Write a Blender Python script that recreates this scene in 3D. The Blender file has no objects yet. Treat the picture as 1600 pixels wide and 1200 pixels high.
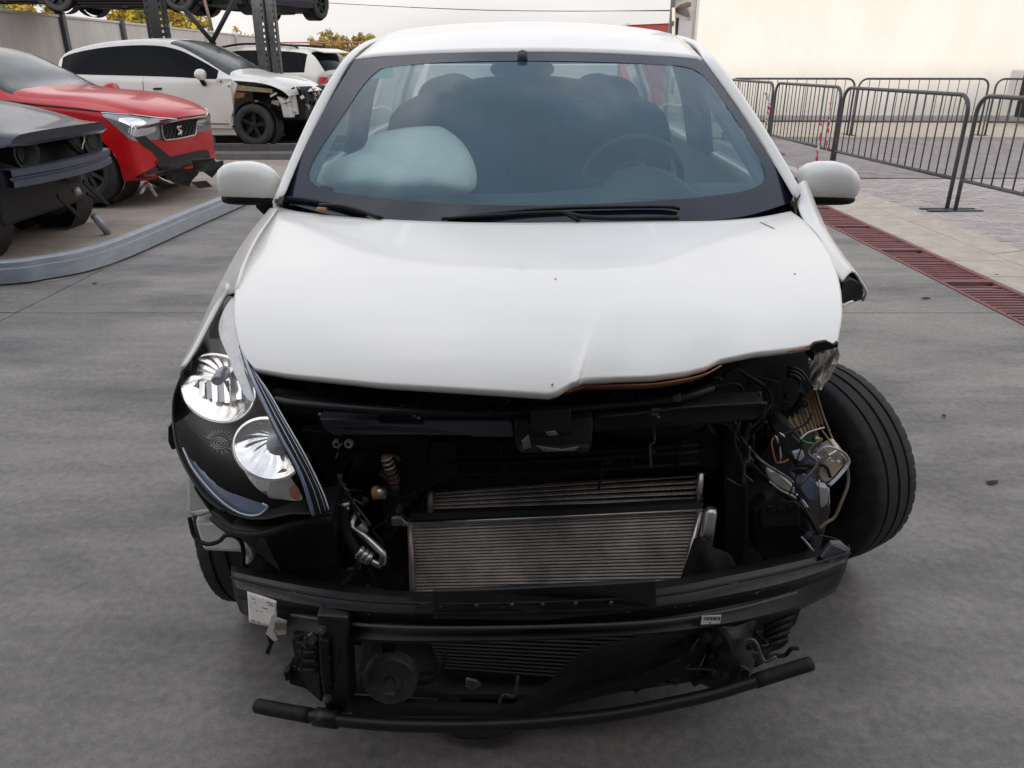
import bpy, bmesh, math, random
import numpy as np
from mathutils import Vector, Matrix
from mathutils.bvhtree import BVHTree
R = math.radians
rnd = random.Random(7)
sc = bpy.context.scene
col = sc.collection
# ------------------------------------------------------------------ camera, light
CAM_H = 1.4; PITCH = R(22.6); FPX = 1202.0
cd = bpy.data.cameras.new('camera'); cam = bpy.data.objects.new('camera', cd); col.objects.link(cam)
cam.location = (0, 0, CAM_H); cam.rotation_euler = (R(90) - PITCH, 0, 0)
cd.sensor_fit = 'HORIZONTAL'; cd.sensor_width = 36.0; cd.lens = 36.0 * FPX / 1600.0
cd.clip_start = 0.05; cd.clip_end = 2000
sc.camera = cam
SUN_EL, SUN_AZ = R(15), R(192)          # azimuth clockwise from +Y: behind the camera, a little to its left
w = bpy.data.worlds.new('World'); sc.world = w; w.use_nodes = True
nt = w.node_tree; nt.nodes.clear()
def N(tree, t, **k):
    n = tree.nodes.new(t)
    for a, b in k.items(): setattr(n, a, b)
    return n
out = N(nt, 'ShaderNodeOutputWorld'); bg = N(nt, 'ShaderNodeBackground'); bg.inputs[1].default_value = 0.10
sky = N(nt, 'ShaderNodeTexSky', sky_type='NISHITA', sun_disc=False, sun_elevation=SUN_EL, sun_rotation=SUN_AZ)
sky.air_density = 1.0; sky.dust_density = 1.2; sky.ozone_density = 1.6
tc = N(nt, 'ShaderNodeTexCoord'); sep = N(nt, 'ShaderNodeSeparateXYZ')
mpg = N(nt, 'ShaderNodeMapping'); mpg.inputs['Scale'].default_value = (1.0, 1.0, 3.0)
noi = N(nt, 'ShaderNodeTexNoise'); noi.inputs['Scale'].default_value = 1.7; noi.inputs['Detail'].default_value = 6; noi.inputs['Roughness'].default_value = .55
lo = N(nt, 'ShaderNodeMapRange', interpolation_type='SMOOTHSTEP')   # cloud bank along the horizon
lo.inputs[1].default_value = 0.74; lo.inputs[2].default_value = 0.30; lo.inputs[3].default_value = 0.0; lo.inputs[4].default_value = 1.0
hi = N(nt, 'ShaderNodeMapRange', interpolation_type='SMOOTHSTEP')   # loose clouds above
hi.inputs[1].default_value = 0.46; hi.inputs[2].default_value = 0.70; hi.inputs[3].default_value = 0.24; hi.inputs[4].default_value = 0.66
mx = N(nt, 'ShaderNodeMath', operation='MAXIMUM')
mix = N(nt, 'ShaderNodeMix', data_type='RGBA'); mix.inputs['B'].default_value = (5.6, 5.45, 5.45, 1)
L = nt.links.new
L(tc.outputs['Generated'], sep.inputs[0]); L(tc.outputs['Generated'], mpg.inputs[0]); L(mpg.outputs[0], noi.inputs['Vector'])
L(sep.outputs[2], lo.inputs[0]); L(noi.outputs[0], hi.inputs[0]); L(lo.outputs[0], mx.inputs[0]); L(hi.outputs[0], mx.inputs[1])
zr_ = N(nt, 'ShaderNodeMapRange'); zr_.inputs[1].default_value = 0; zr_.inputs[2].default_value = 1; zr_.inputs[3].default_value = .64; zr_.inputs[4].default_value = 2.5
cs = N(nt, 'ShaderNodeVectorMath', operation='SCALE'); cs.inputs[0].default_value = (5.0, 4.80, 4.70)
L(sep.outputs[2], zr_.inputs[0]); nv = N(nt, 'ShaderNodeTexNoise'); nv.inputs['Scale'].default_value = 2.6; nv.inputs['Detail'].default_value = 5; mp2 = N(nt, 'ShaderNodeMapping'); mp2.inputs['Scale'].default_value = (1, 1, 7)
nr = N(nt, 'ShaderNodeMapRange'); nr.inputs[1].default_value = .3; nr.inputs[2].default_value = .7; nr.inputs[3].default_value = .86; nr.inputs[4].default_value = 1.12; nm = N(nt, 'ShaderNodeMath', operation='MULTIPLY')
L(tc.outputs['Generated'], mp2.inputs[0]); L(mp2.outputs[0], nv.inputs['Vector']); L(nv.outputs[0], nr.inputs[0]); L(nr.outputs[0], nm.inputs[0]); L(zr_.outputs[0], nm.inputs[1]); L(nm.outputs[0], cs.inputs['Scale']); L(cs.outputs[0], mix.inputs['B'])
L(mx.outputs[0], mix.inputs['Factor']); L(sky.outputs[0], mix.inputs['A']); L(mix.outputs['Result'], bg.inputs[0]); L(bg.outputs[0], out.inputs[0])
sl = bpy.data.lights.new('sun', 'SUN'); sl.energy = .76; sl.angle = R(3); sl.color = (1.0, .93, .85)
so = bpy.data.objects.new('sun', sl); col.objects.link(so)
sd = Vector((math.sin(SUN_AZ) * math.cos(SUN_EL), math.cos(SUN_AZ) * math.cos(SUN_EL), math.sin(SUN_EL)))
so.rotation_euler = sd.to_track_quat('Z', 'Y').to_euler(); so.location = (0, -10, 20)
vs = sc.view_settings; vs.view_transform = 'Standard'; vs.look = 'None'; vs.exposure = 1.35; vs.gamma = 1.0; vs.use_curve_mapping = False
sc.cycles.max_bounces = 10; sc.cycles.transparent_max_bounces = 16

# ------------------------------------------------------------------ survey helpers: a photo pixel + a known depth (or height) = a world point
CP, SP = math.cos(PITCH), math.sin(PITCH)
def ray(u, v):
    dx = (u - 800) / FPX; dy = (600 - v) / FPX
    return Vector((dx, CP + dy * SP, -SP + dy * CP))
def P(u, v, Y):
    d = ray(u, v); return Vector((0, 0, CAM_H)) + d * (Y / d.y)
def P3(p): return P(*p)
def G(u, v, Z=0.0):
    d = ray(u, v); return Vector((0, 0, CAM_H)) + d * ((Z - CAM_H) / d.z)

# ------------------------------------------------------------------ materials
MATS = {}
def mat(name, c, rough=.5, metal=0.0, coat=0.0, var=.0, vscale=6.0, bump=0.0, bscale=40.0, dust=0.0, dustc=(.25, .22, .19), spec=.5, stretch=None, alpha=1.0, trans=0.0, dscale=5.0, speck=0.0):
    if name in MATS: return MATS[name]
    m = bpy.data.materials.new(name); m.use_nodes = True; MATS[name] = m
    t = m.node_tree; b = t.nodes['Principled BSDF']; l = t.links.new
    b.inputs['Roughness'].default_value = rough; b.inputs['Metallic'].default_value = metal
    b.inputs['Coat Weight'].default_value = coat; b.inputs['Coat Roughness'].default_value = .06
    b.inputs['Specular IOR Level'].default_value = spec; b.inputs['Transmission Weight'].default_value = trans
    b.inputs['Base Color'].default_value = (*c, 1)
    geo = N(t, 'ShaderNodeNewGeometry'); mp = N(t, 'ShaderNodeMapping')
    if stretch: mp.inputs['Scale'].default_value = stretch
    l(geo.outputs['Position'], mp.inputs[0])
    cur = None
    if var > 0:
        n = N(t, 'ShaderNodeTexNoise'); n.inputs['Scale'].default_value = vscale; n.inputs['Detail'].default_value = 7; n.inputs['Roughness'].default_value = .62
        l(mp.outputs[0], n.inputs['Vector'])
        r = N(t, 'ShaderNodeMapRange'); r.inputs[1].default_value = .28; r.inputs[2].default_value = .72
        r.inputs[3].default_value = 1 - var; r.inputs[4].default_value = 1 + var; l(n.outputs[0], r.inputs[0])
        mm = N(t, 'ShaderNodeVectorMath', operation='SCALE'); mm.inputs[0].default_value = c; l(r.outputs[0], mm.inputs['Scale'])
        cur = mm.outputs[0]
    if dust > 0:
        n = N(t, 'ShaderNodeTexNoise'); n.inputs['Scale'].default_value = dscale; n.inputs['Detail'].default_value = 9; n.inputs['Roughness'].default_value = .7
        l(mp.outputs[0], n.inputs['Vector'])
        r = N(t, 'ShaderNodeMapRange'); r.inputs[1].default_value = .42; r.inputs[2].default_value = .75; r.inputs[3].default_value = 0; r.inputs[4].default_value = dust; l(n.outputs[0], r.inputs[0])
        mc = N(t, 'ShaderNodeMix', data_type='RGBA'); l(r.outputs[0], mc.inputs['Factor'])
        if cur: l(cur, mc.inputs['A'])
        else: mc.inputs['A'].default_value = (*c, 1)
        mc.inputs['B'].default_value = (*dustc, 1); cur = mc.outputs['Result']
        rr = N(t, 'ShaderNodeMapRange'); rr.inputs[3].default_value = rough; rr.inputs[4].default_value = min(1, rough + .35); l(r.outputs[0], rr.inputs[0]); l(rr.outputs[0], b.inputs['Roughness'])
    if speck > 0 and cur:
        for sc_, am in ((38, speck), (160, speck * .8)):
            n = N(t, 'ShaderNodeTexNoise'); n.inputs['Scale'].default_value = sc_; n.inputs['Detail'].default_value = 3; l(geo.outputs['Position'], n.inputs['Vector'])
            r = N(t, 'ShaderNodeMapRange'); r.inputs[1].default_value = .3; r.inputs[2].default_value = .7; r.inputs[3].default_value = 1 - am; r.inputs[4].default_value = 1 + am; l(n.outputs[0], r.inputs[0])
            mm = N(t, 'ShaderNodeVectorMath', operation='SCALE'); l(cur, mm.inputs[0]); l(r.outputs[0], mm.inputs['Scale']); cur = mm.outputs[0]
    if cur: l(cur, b.inputs['Base Color'])
    if bump > 0:
        n = N(t, 'ShaderNodeTexNoise'); n.inputs['Scale'].default_value = bscale; n.inputs['Detail'].default_value = 5; l(mp.outputs[0], n.inputs['Vector'])
        bp = N(t, 'ShaderNodeBump'); bp.inputs['Strength'].default_value = bump; bp.inputs['Distance'].default_value = .01; l(n.outputs[0], bp.inputs['Height']); l(bp.outputs[0], b.inputs['Normal'])
    return m
def glass(name, tint, refl=1.7, rough=.02, film=.04, filmc=(.55, .6, .62)):
    m = bpy.data.materials.new(name); m.use_nodes = True; t = m.node_tree; t.nodes.clear(); l = t.links.new
    o = N(t, 'ShaderNodeOutputMaterial'); tr = N(t, 'ShaderNodeBsdfTransparent'); tr.inputs[0].default_value = (*tint, 1)
    gl = N(t, 'ShaderNodeBsdfGlossy'); gl.inputs['Roughness'].default_value = rough
    df = N(t, 'ShaderNodeBsdfDiffuse'); df.inputs[0].default_value = (*filmc, 1)
    g0 = N(t, 'ShaderNodeNewGeometry'); dt = N(t, 'ShaderNodeVectorMath', operation='DOT_PRODUCT'); l(g0.outputs['Normal'], dt.inputs[0]); l(g0.outputs['Incoming'], dt.inputs[1])
    def mth(op, a, b=None):
        n_ = N(t, 'ShaderNodeMath', operation=op)
        for i, q in enumerate((a, b)):
            if q is None: continue
            if isinstance(q, (int, float)): n_.inputs[i].default_value = q
            else: l(q, n_.inputs[i])
        return n_.outputs[0]
    sch = mth('MULTIPLY_ADD', mth('POWER', mth('SUBTRACT', 1.0, mth('ABSOLUTE', dt.outputs['Value'])), 5.0), .96); sch.node.inputs[2].default_value = .04
    mu = N(t, 'ShaderNodeMath', operation='MULTIPLY', use_clamp=True); mu.inputs[1].default_value = refl; l(sch, mu.inputs[0])
    a = N(t, 'ShaderNodeMixShader'); geo = N(t, 'ShaderNodeNewGeometry'); n = N(t, 'ShaderNodeTexNoise'); n.inputs['Scale'].default_value = 5; n.inputs['Detail'].default_value = 8
    l(geo.outputs['Position'], n.inputs['Vector'])
    r = N(t, 'ShaderNodeMapRange'); r.inputs[1].default_value = .3; r.inputs[2].default_value = .75; r.inputs[3].default_value = film * .85; r.inputs[4].default_value = film * 1.2; l(n.outputs[0], r.inputs[0])
    l(r.outputs[0], a.inputs[0]); l(tr.outputs[0], a.inputs[1]); l(df.outputs[0], a.inputs[2])
    b = N(t, 'ShaderNodeMixShader'); l(mu.outputs[0], b.inputs[0]); l(a.outputs[0], b.inputs[1]); l(gl.outputs[0], b.inputs[2]); l(b.outputs[0], o.inputs[0])
    MATS[name] = m; return m

WHITE = mat('white_paint', (.87, .855, .805), .36, coat=.45, spec=.4, var=.012, vscale=2.5, dust=.10, dscale=3.0, dustc=(.55, .53, .49))
WHITE2 = mat('white_paint_dusty', (.72, .705, .66), .4, coat=.6, var=.04, vscale=2, dust=.25, dustc=(.45, .42, .37))
PRIMER = mat('bare_white_sheet', (.72, .70, .64), .55, var=.12, vscale=14, dust=.4, dscale=18, dustc=(.2, .17, .12))
RED = mat('red_paint', (.50, .006, .010), .3, coat=.35, spec=.25, var=.06, vscale=3, dust=.03, dustc=(.35, .12, .10))
NAVY = mat('blue_black_paint', (.014, .017, .034), .35, coat=.3, spec=.35, var=.1, dust=.25, dustc=(.06, .065, .085))
BLUE = mat('blue_paint', (.03, .06, .22), .3, coat=1.0)
BLACK = mat('black_plastic', (.007, .007, .0075), .5, var=.25, vscale=20, dust=.25, dscale=16, dustc=(.030, .027, .025), spec=.22)
BLACK2 = mat('dusty_black_plastic', (.010, .010, .0105), .6, var=.3, vscale=25, dust=.45, dscale=22, dustc=(.040, .036, .033), spec=.25, bump=.2, bscale=90)
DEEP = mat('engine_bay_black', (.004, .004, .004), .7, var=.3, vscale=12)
STEELB = mat('black_coated_steel', (.007, .007, .008), .42, spec=.35, var=.3, vscale=14, dust=.35, dscale=26, dustc=(.030, .025, .022))
TIE = mat('tie_bar_satin', (.045, .048, .068), .33, dust=.3, dscale=20, dustc=(.06, .055, .05))  # bluish sky sheen put into the dark bar's base colour
RUB = mat('tyre_rubber', (.022, .022, .023), .75, var=.3, vscale=18, dust=.6, dscale=10, dustc=(.085, .078, .07), bump=.15, bscale=150)
ALU = mat('aluminium', (.60, .58, .55), .38, metal=1.0, var=.12, vscale=25)
ALUD = mat('dull_aluminium', (.34, .30, .26), .5, metal=.6, var=.2, vscale=30)
CORE = mat('radiator_core', (.022, .016, .012), .7, metal=.2, var=.45, vscale=16)
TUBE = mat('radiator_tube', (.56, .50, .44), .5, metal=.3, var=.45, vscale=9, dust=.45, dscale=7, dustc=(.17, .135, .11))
CHROME = mat('lamp_chrome', (.90, .88, .85), .2, metal=1.0, bump=.12, bscale=70)
CHROMES = mat('smooth_chrome', (.9, .9, .9), .06, metal=1.0)
BEZEL = mat('lamp_bezel_black', (.008, .008, .009), .45, spec=.25)
FLANGE = mat('lens_flange_black', (.010, .010, .011), .35, dust=.3, dscale=30, dustc=(.05, .05, .05))
LAMPG = mat('lamp_grey', (.30, .31, .33), .25, metal=.6)
AMBER = mat('amber_bulb', (.34, .13, .08), .2, coat=.5)
KRAFT = mat('filter_paper', (.46, .34, .20), .85, var=.15, vscale=25, dust=.4, dscale=30, dustc=(.22, .15, .09))
TANK = mat('milky_plastic', (.58, .60, .55), .4, var=.08, dust=.2)
PAPER = mat('paper_tag', (.80, .77, .71), .8, var=.06, dust=.35, dscale=60, dustc=(.34, .30, .26))
INK = mat('black_ink', (.03, .03, .03), .7)
RUSTLIP = mat('bent_lip_primer', (.30, .12, .055), .6, var=.4, vscale=30)
FABRIC = mat('airbag_cloth', (.88, .87, .78), .9, var=.05, vscale=8, bump=1.0, bscale=11)
INTER = mat('cabin_plastic', (.055, .058, .062), .6, var=.15)
SEAT = mat('seat_cloth', (.035, .037, .042), .9, var=.2, vscale=40)
INTG = mat('cabin_lining', (.30, .31, .32), .85)
GREEN = mat('green_sticker', (.01, .30, .24), .6)
WIREO = mat('orange_wire', (.55, .2, .06), .5); WIREW = mat('white_wire', (.6, .58, .52), .5)
CLEARP = mat('smoked_clear_plastic', (.13, .17, .26), .18, coat=1.0, var=.2)
SHARD = mat('cloudy_lamp_shard', (.50, .52, .56), .2, coat=.6, var=.2, vscale=30)
HORN = mat('grey_disc', (.06, .06, .062), .42, metal=.4, dust=.4, dscale=30)
GALV = mat('galvanised_steel', (.33, .36, .40), .5, metal=.55, var=.14, vscale=5, dust=.35, dscale=7, dustc=(.24, .23, .20), stretch=(1, 1, 3))
RACK = mat('weathered_rack_steel', (.10, .105, .11), .55, metal=.4, var=.3, vscale=9, dust=.3, dustc=(.16, .13, .11))
RACKD = mat('dark_rack_steel', (.012, .012, .016), .7, var=.3)
BARR = mat('grey_barrier_paint', (.085, .088, .095), .45, metal=.3, var=.2, vscale=14, dust=.25, dustc=(.16, .15, .14))
GRATE = mat('red_oxide_grate', (.235, .075, .072), .65, var=.25, vscale=6, dust=.4, dscale=14, dustc=(.15, .11, .11))
PIT = mat('drain_pit', (.012, .010, .010), .9)
KERBM = mat('kerb_concrete', (.52, .455, .37), .85, var=.16, vscale=5, dust=.3, dscale=9, dustc=(.24, .21, .18), bump=.25, bscale=120)
SLABM = mat('yard_concrete', (.207, .190, .173), .46, var=.24, vscale=2.6, dust=.95, dscale=1.15, dustc=(.082, .080, .082), bump=.10, bscale=140, stretch=(.6, 1.5, 1), speck=.19)
TANM = mat('tan_concrete', (.37, .31, .255), .75, var=.20, vscale=1.4, dust=.5, dscale=3.5, dustc=(.16, .14, .125), bump=.08, bscale=120, stretch=(.7, 1.4, 1), speck=.10)
ROADM = mat('far_paving', (.30, .265, .26), .8, var=.18, vscale=2.2, dust=.3, dscale=7, dustc=(.17, .15, .155), bump=.3, bscale=60)
JOINT = mat('dark_joint', (.07, .066, .062), .9)
PAV = [mat('paver_%s' % n, c, .85, var=.14, vscale=9, dust=.25, dscale=15, dustc=(.23, .20, .19), bump=.2, bscale=140) for n, c in (('a', (.46, .405, .375)), ('b', (.41, .365, .345)), ('c', (.50, .44, .40)), ('d', (.435, .39, .375)))]
WALLW = mat('white_render', (.80, .765, .70), .8, var=.05, vscale=.8, dust=.30, dscale=1.1, dustc=(.66, .62, .56), stretch=(1, 1, .5))
WALLG = mat('grey_render', (.42, .40, .37), .8, var=.08)
PANEL = mat('precast_panel', (.60, .57, .53), .85, var=.10, vscale=1.5, dust=.35, dscale=2, dustc=(.30, .27, .23), stretch=(1, 1, .25))
DOORG = mat('grey_door', (.44, .45, .49), .5); CONT = mat('red_container', (.30, .045, .045), .55, var=.12)
CREAM = mat('cream_trim', (.75, .70, .60), .7)
LEAFY = [mat('yellow_leaves', (.48, .36, .035), .8, var=.3, vscale=3), mat('ochre_leaves', (.38, .25, .03), .8, var=.3, vscale=3), mat('olive_leaves', (.19, .20, .03), .8, var=.3, vscale=3)]
LEAFB = [mat('brown_leaves', (.34, .27, .05), .8, var=.3, vscale=3), mat('rust_leaves', (.28, .19, .04), .8, var=.3), mat('dry_olive_leaves', (.16, .15, .04), .8, var=.3)]
BARK = mat('bark', (.09, .07, .05), .9, var=.3); LEAFD = mat('dead_leaf', (.05, .035, .025), .8)
CABLE = mat('cable_black', (.02, .02, .02), .6)
DARKG = mat('dark_tinted_glass', (.004, .005, .006), .05, spec=.10)
FILMG = mat('grimy_windscreen', (.04, .05, .047), .16, spec=.4, var=.5, vscale=2.2, dust=.5, dscale=3, dustc=(.13, .14, .125))
FRITF = mat('sky_tinted_glass_band', (.010, .014, .030), .12, spec=.6)  # blue of the reflected sky put into the black band's colour
FRIT = mat('black_glass_band', (.010, .011, .016), .2, coat=.3)
WORK = mat('shade_building_cladding', (.10, .10, .105), .7, var=.1)
GLASS = glass('windscreen_glass', (.80, .92, .92), 1.6, .02, .24, (.10, .33, .47))  # blue sky haze on the glass put into the film colour
SIDEG = glass('side_glass', (.60, .68, .66), 1.6)
LENS = glass('lamp_lens', (.96, .97, .98), .45, .02, .003)
def tape_mat():
    m = bpy.data.materials.new('red_white_tape'); m.use_nodes = True; t = m.node_tree; b = t.nodes['Principled BSDF']; b.inputs['Roughness'].default_value = .4
    geo = N(t, 'ShaderNodeNewGeometry'); wv = N(t, 'ShaderNodeTexWave', bands_direction='DIAGONAL'); wv.inputs['Scale'].default_value = 2.4
    rp = N(t, 'ShaderNodeValToRGB'); rp.color_ramp.interpolation = 'CONSTANT'; rp.color_ramp.elements[0].color = (.62, .05, .06, 1); rp.color_ramp.elements[1].position = .5; rp.color_ramp.elements[1].color = (.75, .70, .68, 1)
    t.links.new(geo.outputs['Position'], wv.inputs['Vector']); t.links.new(wv.outputs[0], rp.inputs[0]); t.links.new(rp.outputs[0], b.inputs['Base Color']); return m
TAPE = tape_mat()

# ------------------------------------------------------------------ mesh helpers
ORG = {}
def link(o, parent, org):
    col.objects.link(o)
    if parent is not None:
        o.parent = parent; o.location = org - ORG[parent.name]
    else: o.location = org
    ORG[o.name] = org
def mesh(name, vs, fs, m, parent=None, smooth=False, thick=0, bevel=0, sub=0, off=-1, kind=None, org=None, autosm=True):
    vs = [Vector(v) for v in vs]
    if org is None:
        org = sum(vs, Vector()) / max(1, len(vs))
    me = bpy.data.meshes.new(name); me.from_pydata([v - org for v in vs], [], fs); me.update()
    bm = bmesh.new(); bm.from_mesh(me); bmesh.ops.recalc_face_normals(bm, faces=bm.faces); bm.to_mesh(me); bm.free()
    ms = m if isinstance(m, list) else [m]
    for x in ms: me.materials.append(x)
    if smooth: me.polygons.foreach_set('use_smooth', [True] * len(me.polygons))
    o = bpy.data.objects.new(name, me); link(o, parent, Vector(org))
    if thick:
        md = o.modifiers.new('solid', 'SOLIDIFY'); md.thickness = thick; md.offset = off
    if bevel:
        md = o.modifiers.new('bevel', 'BEVEL'); md.width = bevel; md.segments = 2; md.limit_method = 'ANGLE'; md.angle_limit = R(35); md.harden_normals = False
    if sub:
        md = o.modifiers.new('sub', 'SUBSURF'); md.levels = sub; md.render_levels = sub
    if kind: o['kind'] = kind
    return o
def empty(name, loc, label=None, cat=None, group=None, parent=None):
    o = bpy.data.objects.new(name, None); link(o, parent, Vector(loc)); o.empty_display_size = .2
    if label: o['label'] = label
    if cat: o['category'] = cat
    if group: o['group'] = group
    return o
def tag(o, label=None, cat=None, group=None, kind=None):
    if label: o['label'] = label
    if cat: o['category'] = cat
    if group: o['group'] = group
    if kind: o['kind'] = kind
    return o
def catmull(pts, n, closed=False):
    pts = [Vector(p) for p in pts]; k = len(pts); res = []
    segs = k if closed else k - 1
    for i in range(segs):
        if closed: a, b, c, d = pts[(i - 1) % k], pts[i], pts[(i + 1) % k], pts[(i + 2) % k]
        else:
            b, c = pts[i], pts[i + 1]; a = pts[i - 1] if i else b * 2 - c; d = pts[i + 2] if i + 2 < k else c * 2 - b
        for j in range(n):
            t = j / n
            res.append(.5 * ((2 * b) + (c - a) * t + (2 * a - 5 * b + 4 * c - d) * t * t + (3 * b - a - 3 * c + d) * t ** 3))
    if not closed: res.append(pts[-1])
    return res
def resample(pts, n, smooth=True):
    pts = [Vector(p) for p in pts]
    if smooth and len(pts) > 2: pts = catmull(pts, 8)
    d = [0]
    for a, b in zip(pts, pts[1:]): d.append(d[-1] + (b - a).length)
    res = []
    k = 0
    for i in range(n):
        s = d[-1] * i / (n - 1)
        while k < len(d) - 2 and d[k + 1] < s: k += 1
        t = (s - d[k]) / max(1e-9, d[k + 1] - d[k]); res.append(pts[k].lerp(pts[k + 1], min(1, t)))
    return res
def gridf(nu, nv, o=0): return [(o + j * nu + i, o + j * nu + i + 1, o + (j + 1) * nu + i + 1, o + (j + 1) * nu + i) for j in range(nv - 1) for i in range(nu - 1)]
def surf(name, rows, m, parent=None, smooth=True, **k):
    nu = len(rows[0]); return mesh(name, [p for r in rows for p in r], gridf(nu, len(rows)), m, parent, smooth, **k)
def loft(name, lines, n, m, parent=None, mid=1, smooth=True, **k):
    """surface through several polylines of world points, smoothed across"""
    rs = [resample(l, n) for l in lines]
    cols = [resample([r[i] for r in rs], (len(rs) - 1) * mid + 1) for i in range(n)]
    return surf(name, [[c[j] for c in cols] for j in range(len(cols[0]))], m, parent, smooth, **k)
def tubegeo(pts, r, n=8, caps=True, flat=1.0):
    pts = [Vector(p) for p in pts]; vs, fs = [], []
    rr = r if isinstance(r, (list, tuple)) else [r] * len(pts)
    up = None
    for i, p in enumerate(pts):
        t = (pts[min(i + 1, len(pts) - 1)] - pts[max(i - 1, 0)]).normalized()
        if up is None: up = t.orthogonal().normalized() if abs(t.z) > .9 else Vector((0, 0, 1))
        s = t.cross(up); s = s.normalized() if s.length > 1e-6 else t.orthogonal().normalized()
        up = s.cross(t).normalized()
        for k in range(n):
            a = 2 * math.pi * k / n; vs.append(p + (s * math.cos(a) + up * math.sin(a) * flat) * rr[i])
    for i in range(len(pts) - 1):
        for k in range(n):
            a = i * n + k; b = i * n + (k + 1) % n; fs.append((a, b, b + n, a + n))
    if caps: fs += [tuple(range(n))[::-1], tuple(range((len(pts) - 1) * n, len(pts) * n))]
    return vs, fs
def tube(name, pts, r, m, parent=None, n=8, sm=True, seg=None, flat=1.0, **k):
    if seg: pts = catmull(pts, seg)
    v, f = tubegeo(pts, r, n, True, flat); return mesh(name, v, f, m, parent, sm, **k)
def boxgeo(c, s, rot=None):
    c = Vector(c); h = Vector(s) / 2; vs = []
    for x in (-1, 1):
        for y in (-1, 1):
            for z in (-1, 1):
                p = Vector((x * h.x, y * h.y, z * h.z)); vs.append(c + (rot @ p if rot else p))
    return vs, [(0, 1, 3, 2), (4, 6, 7, 5), (0, 4, 5, 1), (2, 3, 7, 6), (0, 2, 6, 4), (1, 5, 7, 3)]
def box(name, c, s, m, parent=None, rot=None, **k):
    v, f = boxgeo(c, s, rot); return mesh(name, v, f, m, parent, **k)
def merge(parts):
    V, Fc = [], []
    for v, f in parts:
        o = len(V); V += list(v); Fc += [tuple(i + o for i in q) for q in f]
    return V, Fc
def prismgeo(front, off):
    n = len(front); off = Vector(off); vs = [Vector(p) for p in front] + [Vector(p) + off for p in front]
    return vs, [tuple(range(n)), tuple(range(2 * n - 1, n - 1, -1))] + [(i, n + i, n + (i + 1) % n, (i + 1) % n) for i in range(n)]
def plate(name, outline, depth, m, parent=None, bevel=.003, **k):
    """flat-fronted part: outline of (u,v,Y) survey points, given its real depth backwards"""
    v, f = prismgeo([P3(p) for p in outline], (0, depth, depth * .1)); return mesh(name, v, f, m, parent, bevel=bevel, **k)
def pl2(name, uv, Y, depth, m, parent=None, **k): return plate(name, [(a, b, Y) for a, b in uv], depth, m, parent, **k)
def lathe(profile, n, c, axis, up=None):
    """profile of (r, h): h along axis"""
    axis = Vector(axis).normalized(); a = axis.orthogonal().normalized() if up is None else (Vector(up) - axis * axis.dot(Vector(up))).normalized(); b = axis.cross(a); c = Vector(c); vs = []
    for r, h in profile:
        for k in range(n):
            t = 2 * math.pi * k / n; vs.append(c + axis * h + (a * math.cos(t) + b * math.sin(t)) * r)
    fs = [(j * n + i, j * n + (i + 1) % n, (j + 1) * n + (i + 1) % n, (j + 1) * n + i) for j in range(len(profile) - 1) for i in range(n)]
    return vs, fs
def fitY(pts):
    A = np.array([[1, (u - 800) / 400, (v - 600) / 400, ((u - 800) / 400) ** 2, (u - 800) * (v - 600) / 160000, ((v - 600) / 400) ** 2] for u, v, _ in pts]); b = np.array([1 / y for _, _, y in pts])
    c = np.linalg.lstsq(A, b, rcond=None)[0]
    return lambda u, v: 1 / float(c[0] + c[1] * (u - 800) / 400 + c[2] * (v - 600) / 400 + c[3] * ((u - 800) / 400) ** 2 + c[4] * (u - 800) * (v - 600) / 160000 + c[5] * ((v - 600) / 400) ** 2)
def polyskin(name, uv, Yf, m, parent=None, rings=6, n=64, dY=0.0, bulge=0.0, smoothline=True, **k):
    """fill a closed outline with a doubly curved skin"""
    loop = [Vector((a, b, 0)) for a, b in uv]
    if smoothline: loop = catmull(loop, 6, True)
    loop = resample(loop + [loop[0]], n + 1, False)[:-1]
    c = sum(loop, Vector()) / len(loop); vs = []; fs = []
    for j in range(rings):
        s = 1 - j / rings
        for p in loop:
            q = c.lerp(p, s); vs.append(P(q.x, q.y, Yf(q.x, q.y) + dY - bulge * (1 - s * s)))
    vs.append(P(c.x, c.y, Yf(c.x, c.y) + dY - bulge))
    for j in range(rings - 1): fs += [(j * n + i, j * n + (i + 1) % n, (j + 1) * n + (i + 1) % n, (j + 1) * n + i) for i in range(n)]
    fs += [((rings - 1) * n + i, (rings - 1) * n + (i + 1) % n, rings * n) for i in range(n)]
    return mesh(name, vs, fs, m, parent, True, **k)
def coons(top, bot, left, right, nu, nv, sm=(True, True, True, True)):
    T, B = resample(top, nu, sm[0]), resample(bot, nu, sm[1]); Lf, Rt = resample(left, nv, sm[2]), resample(right, nv, sm[3]); g = []
    for j in range(nv):
        t = j / (nv - 1); r = []
        for i in range(nu):
            s = i / (nu - 1)
            r.append(T[i] * (1 - t) + B[i] * t + Lf[j] * (1 - s) + Rt[j] * s - (T[0] * (1 - s) * (1 - t) + T[-1] * s * (1 - t) + B[0] * (1 - s) * t + B[-1] * s * t))
        g.append(r)
    return g
def copy_tree(o, parent=None):
    c = o.copy(); col.objects.link(c)
    if parent is not None: c.parent = parent
    for ch in o.children: copy_tree(ch, c)
    return c

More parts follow.
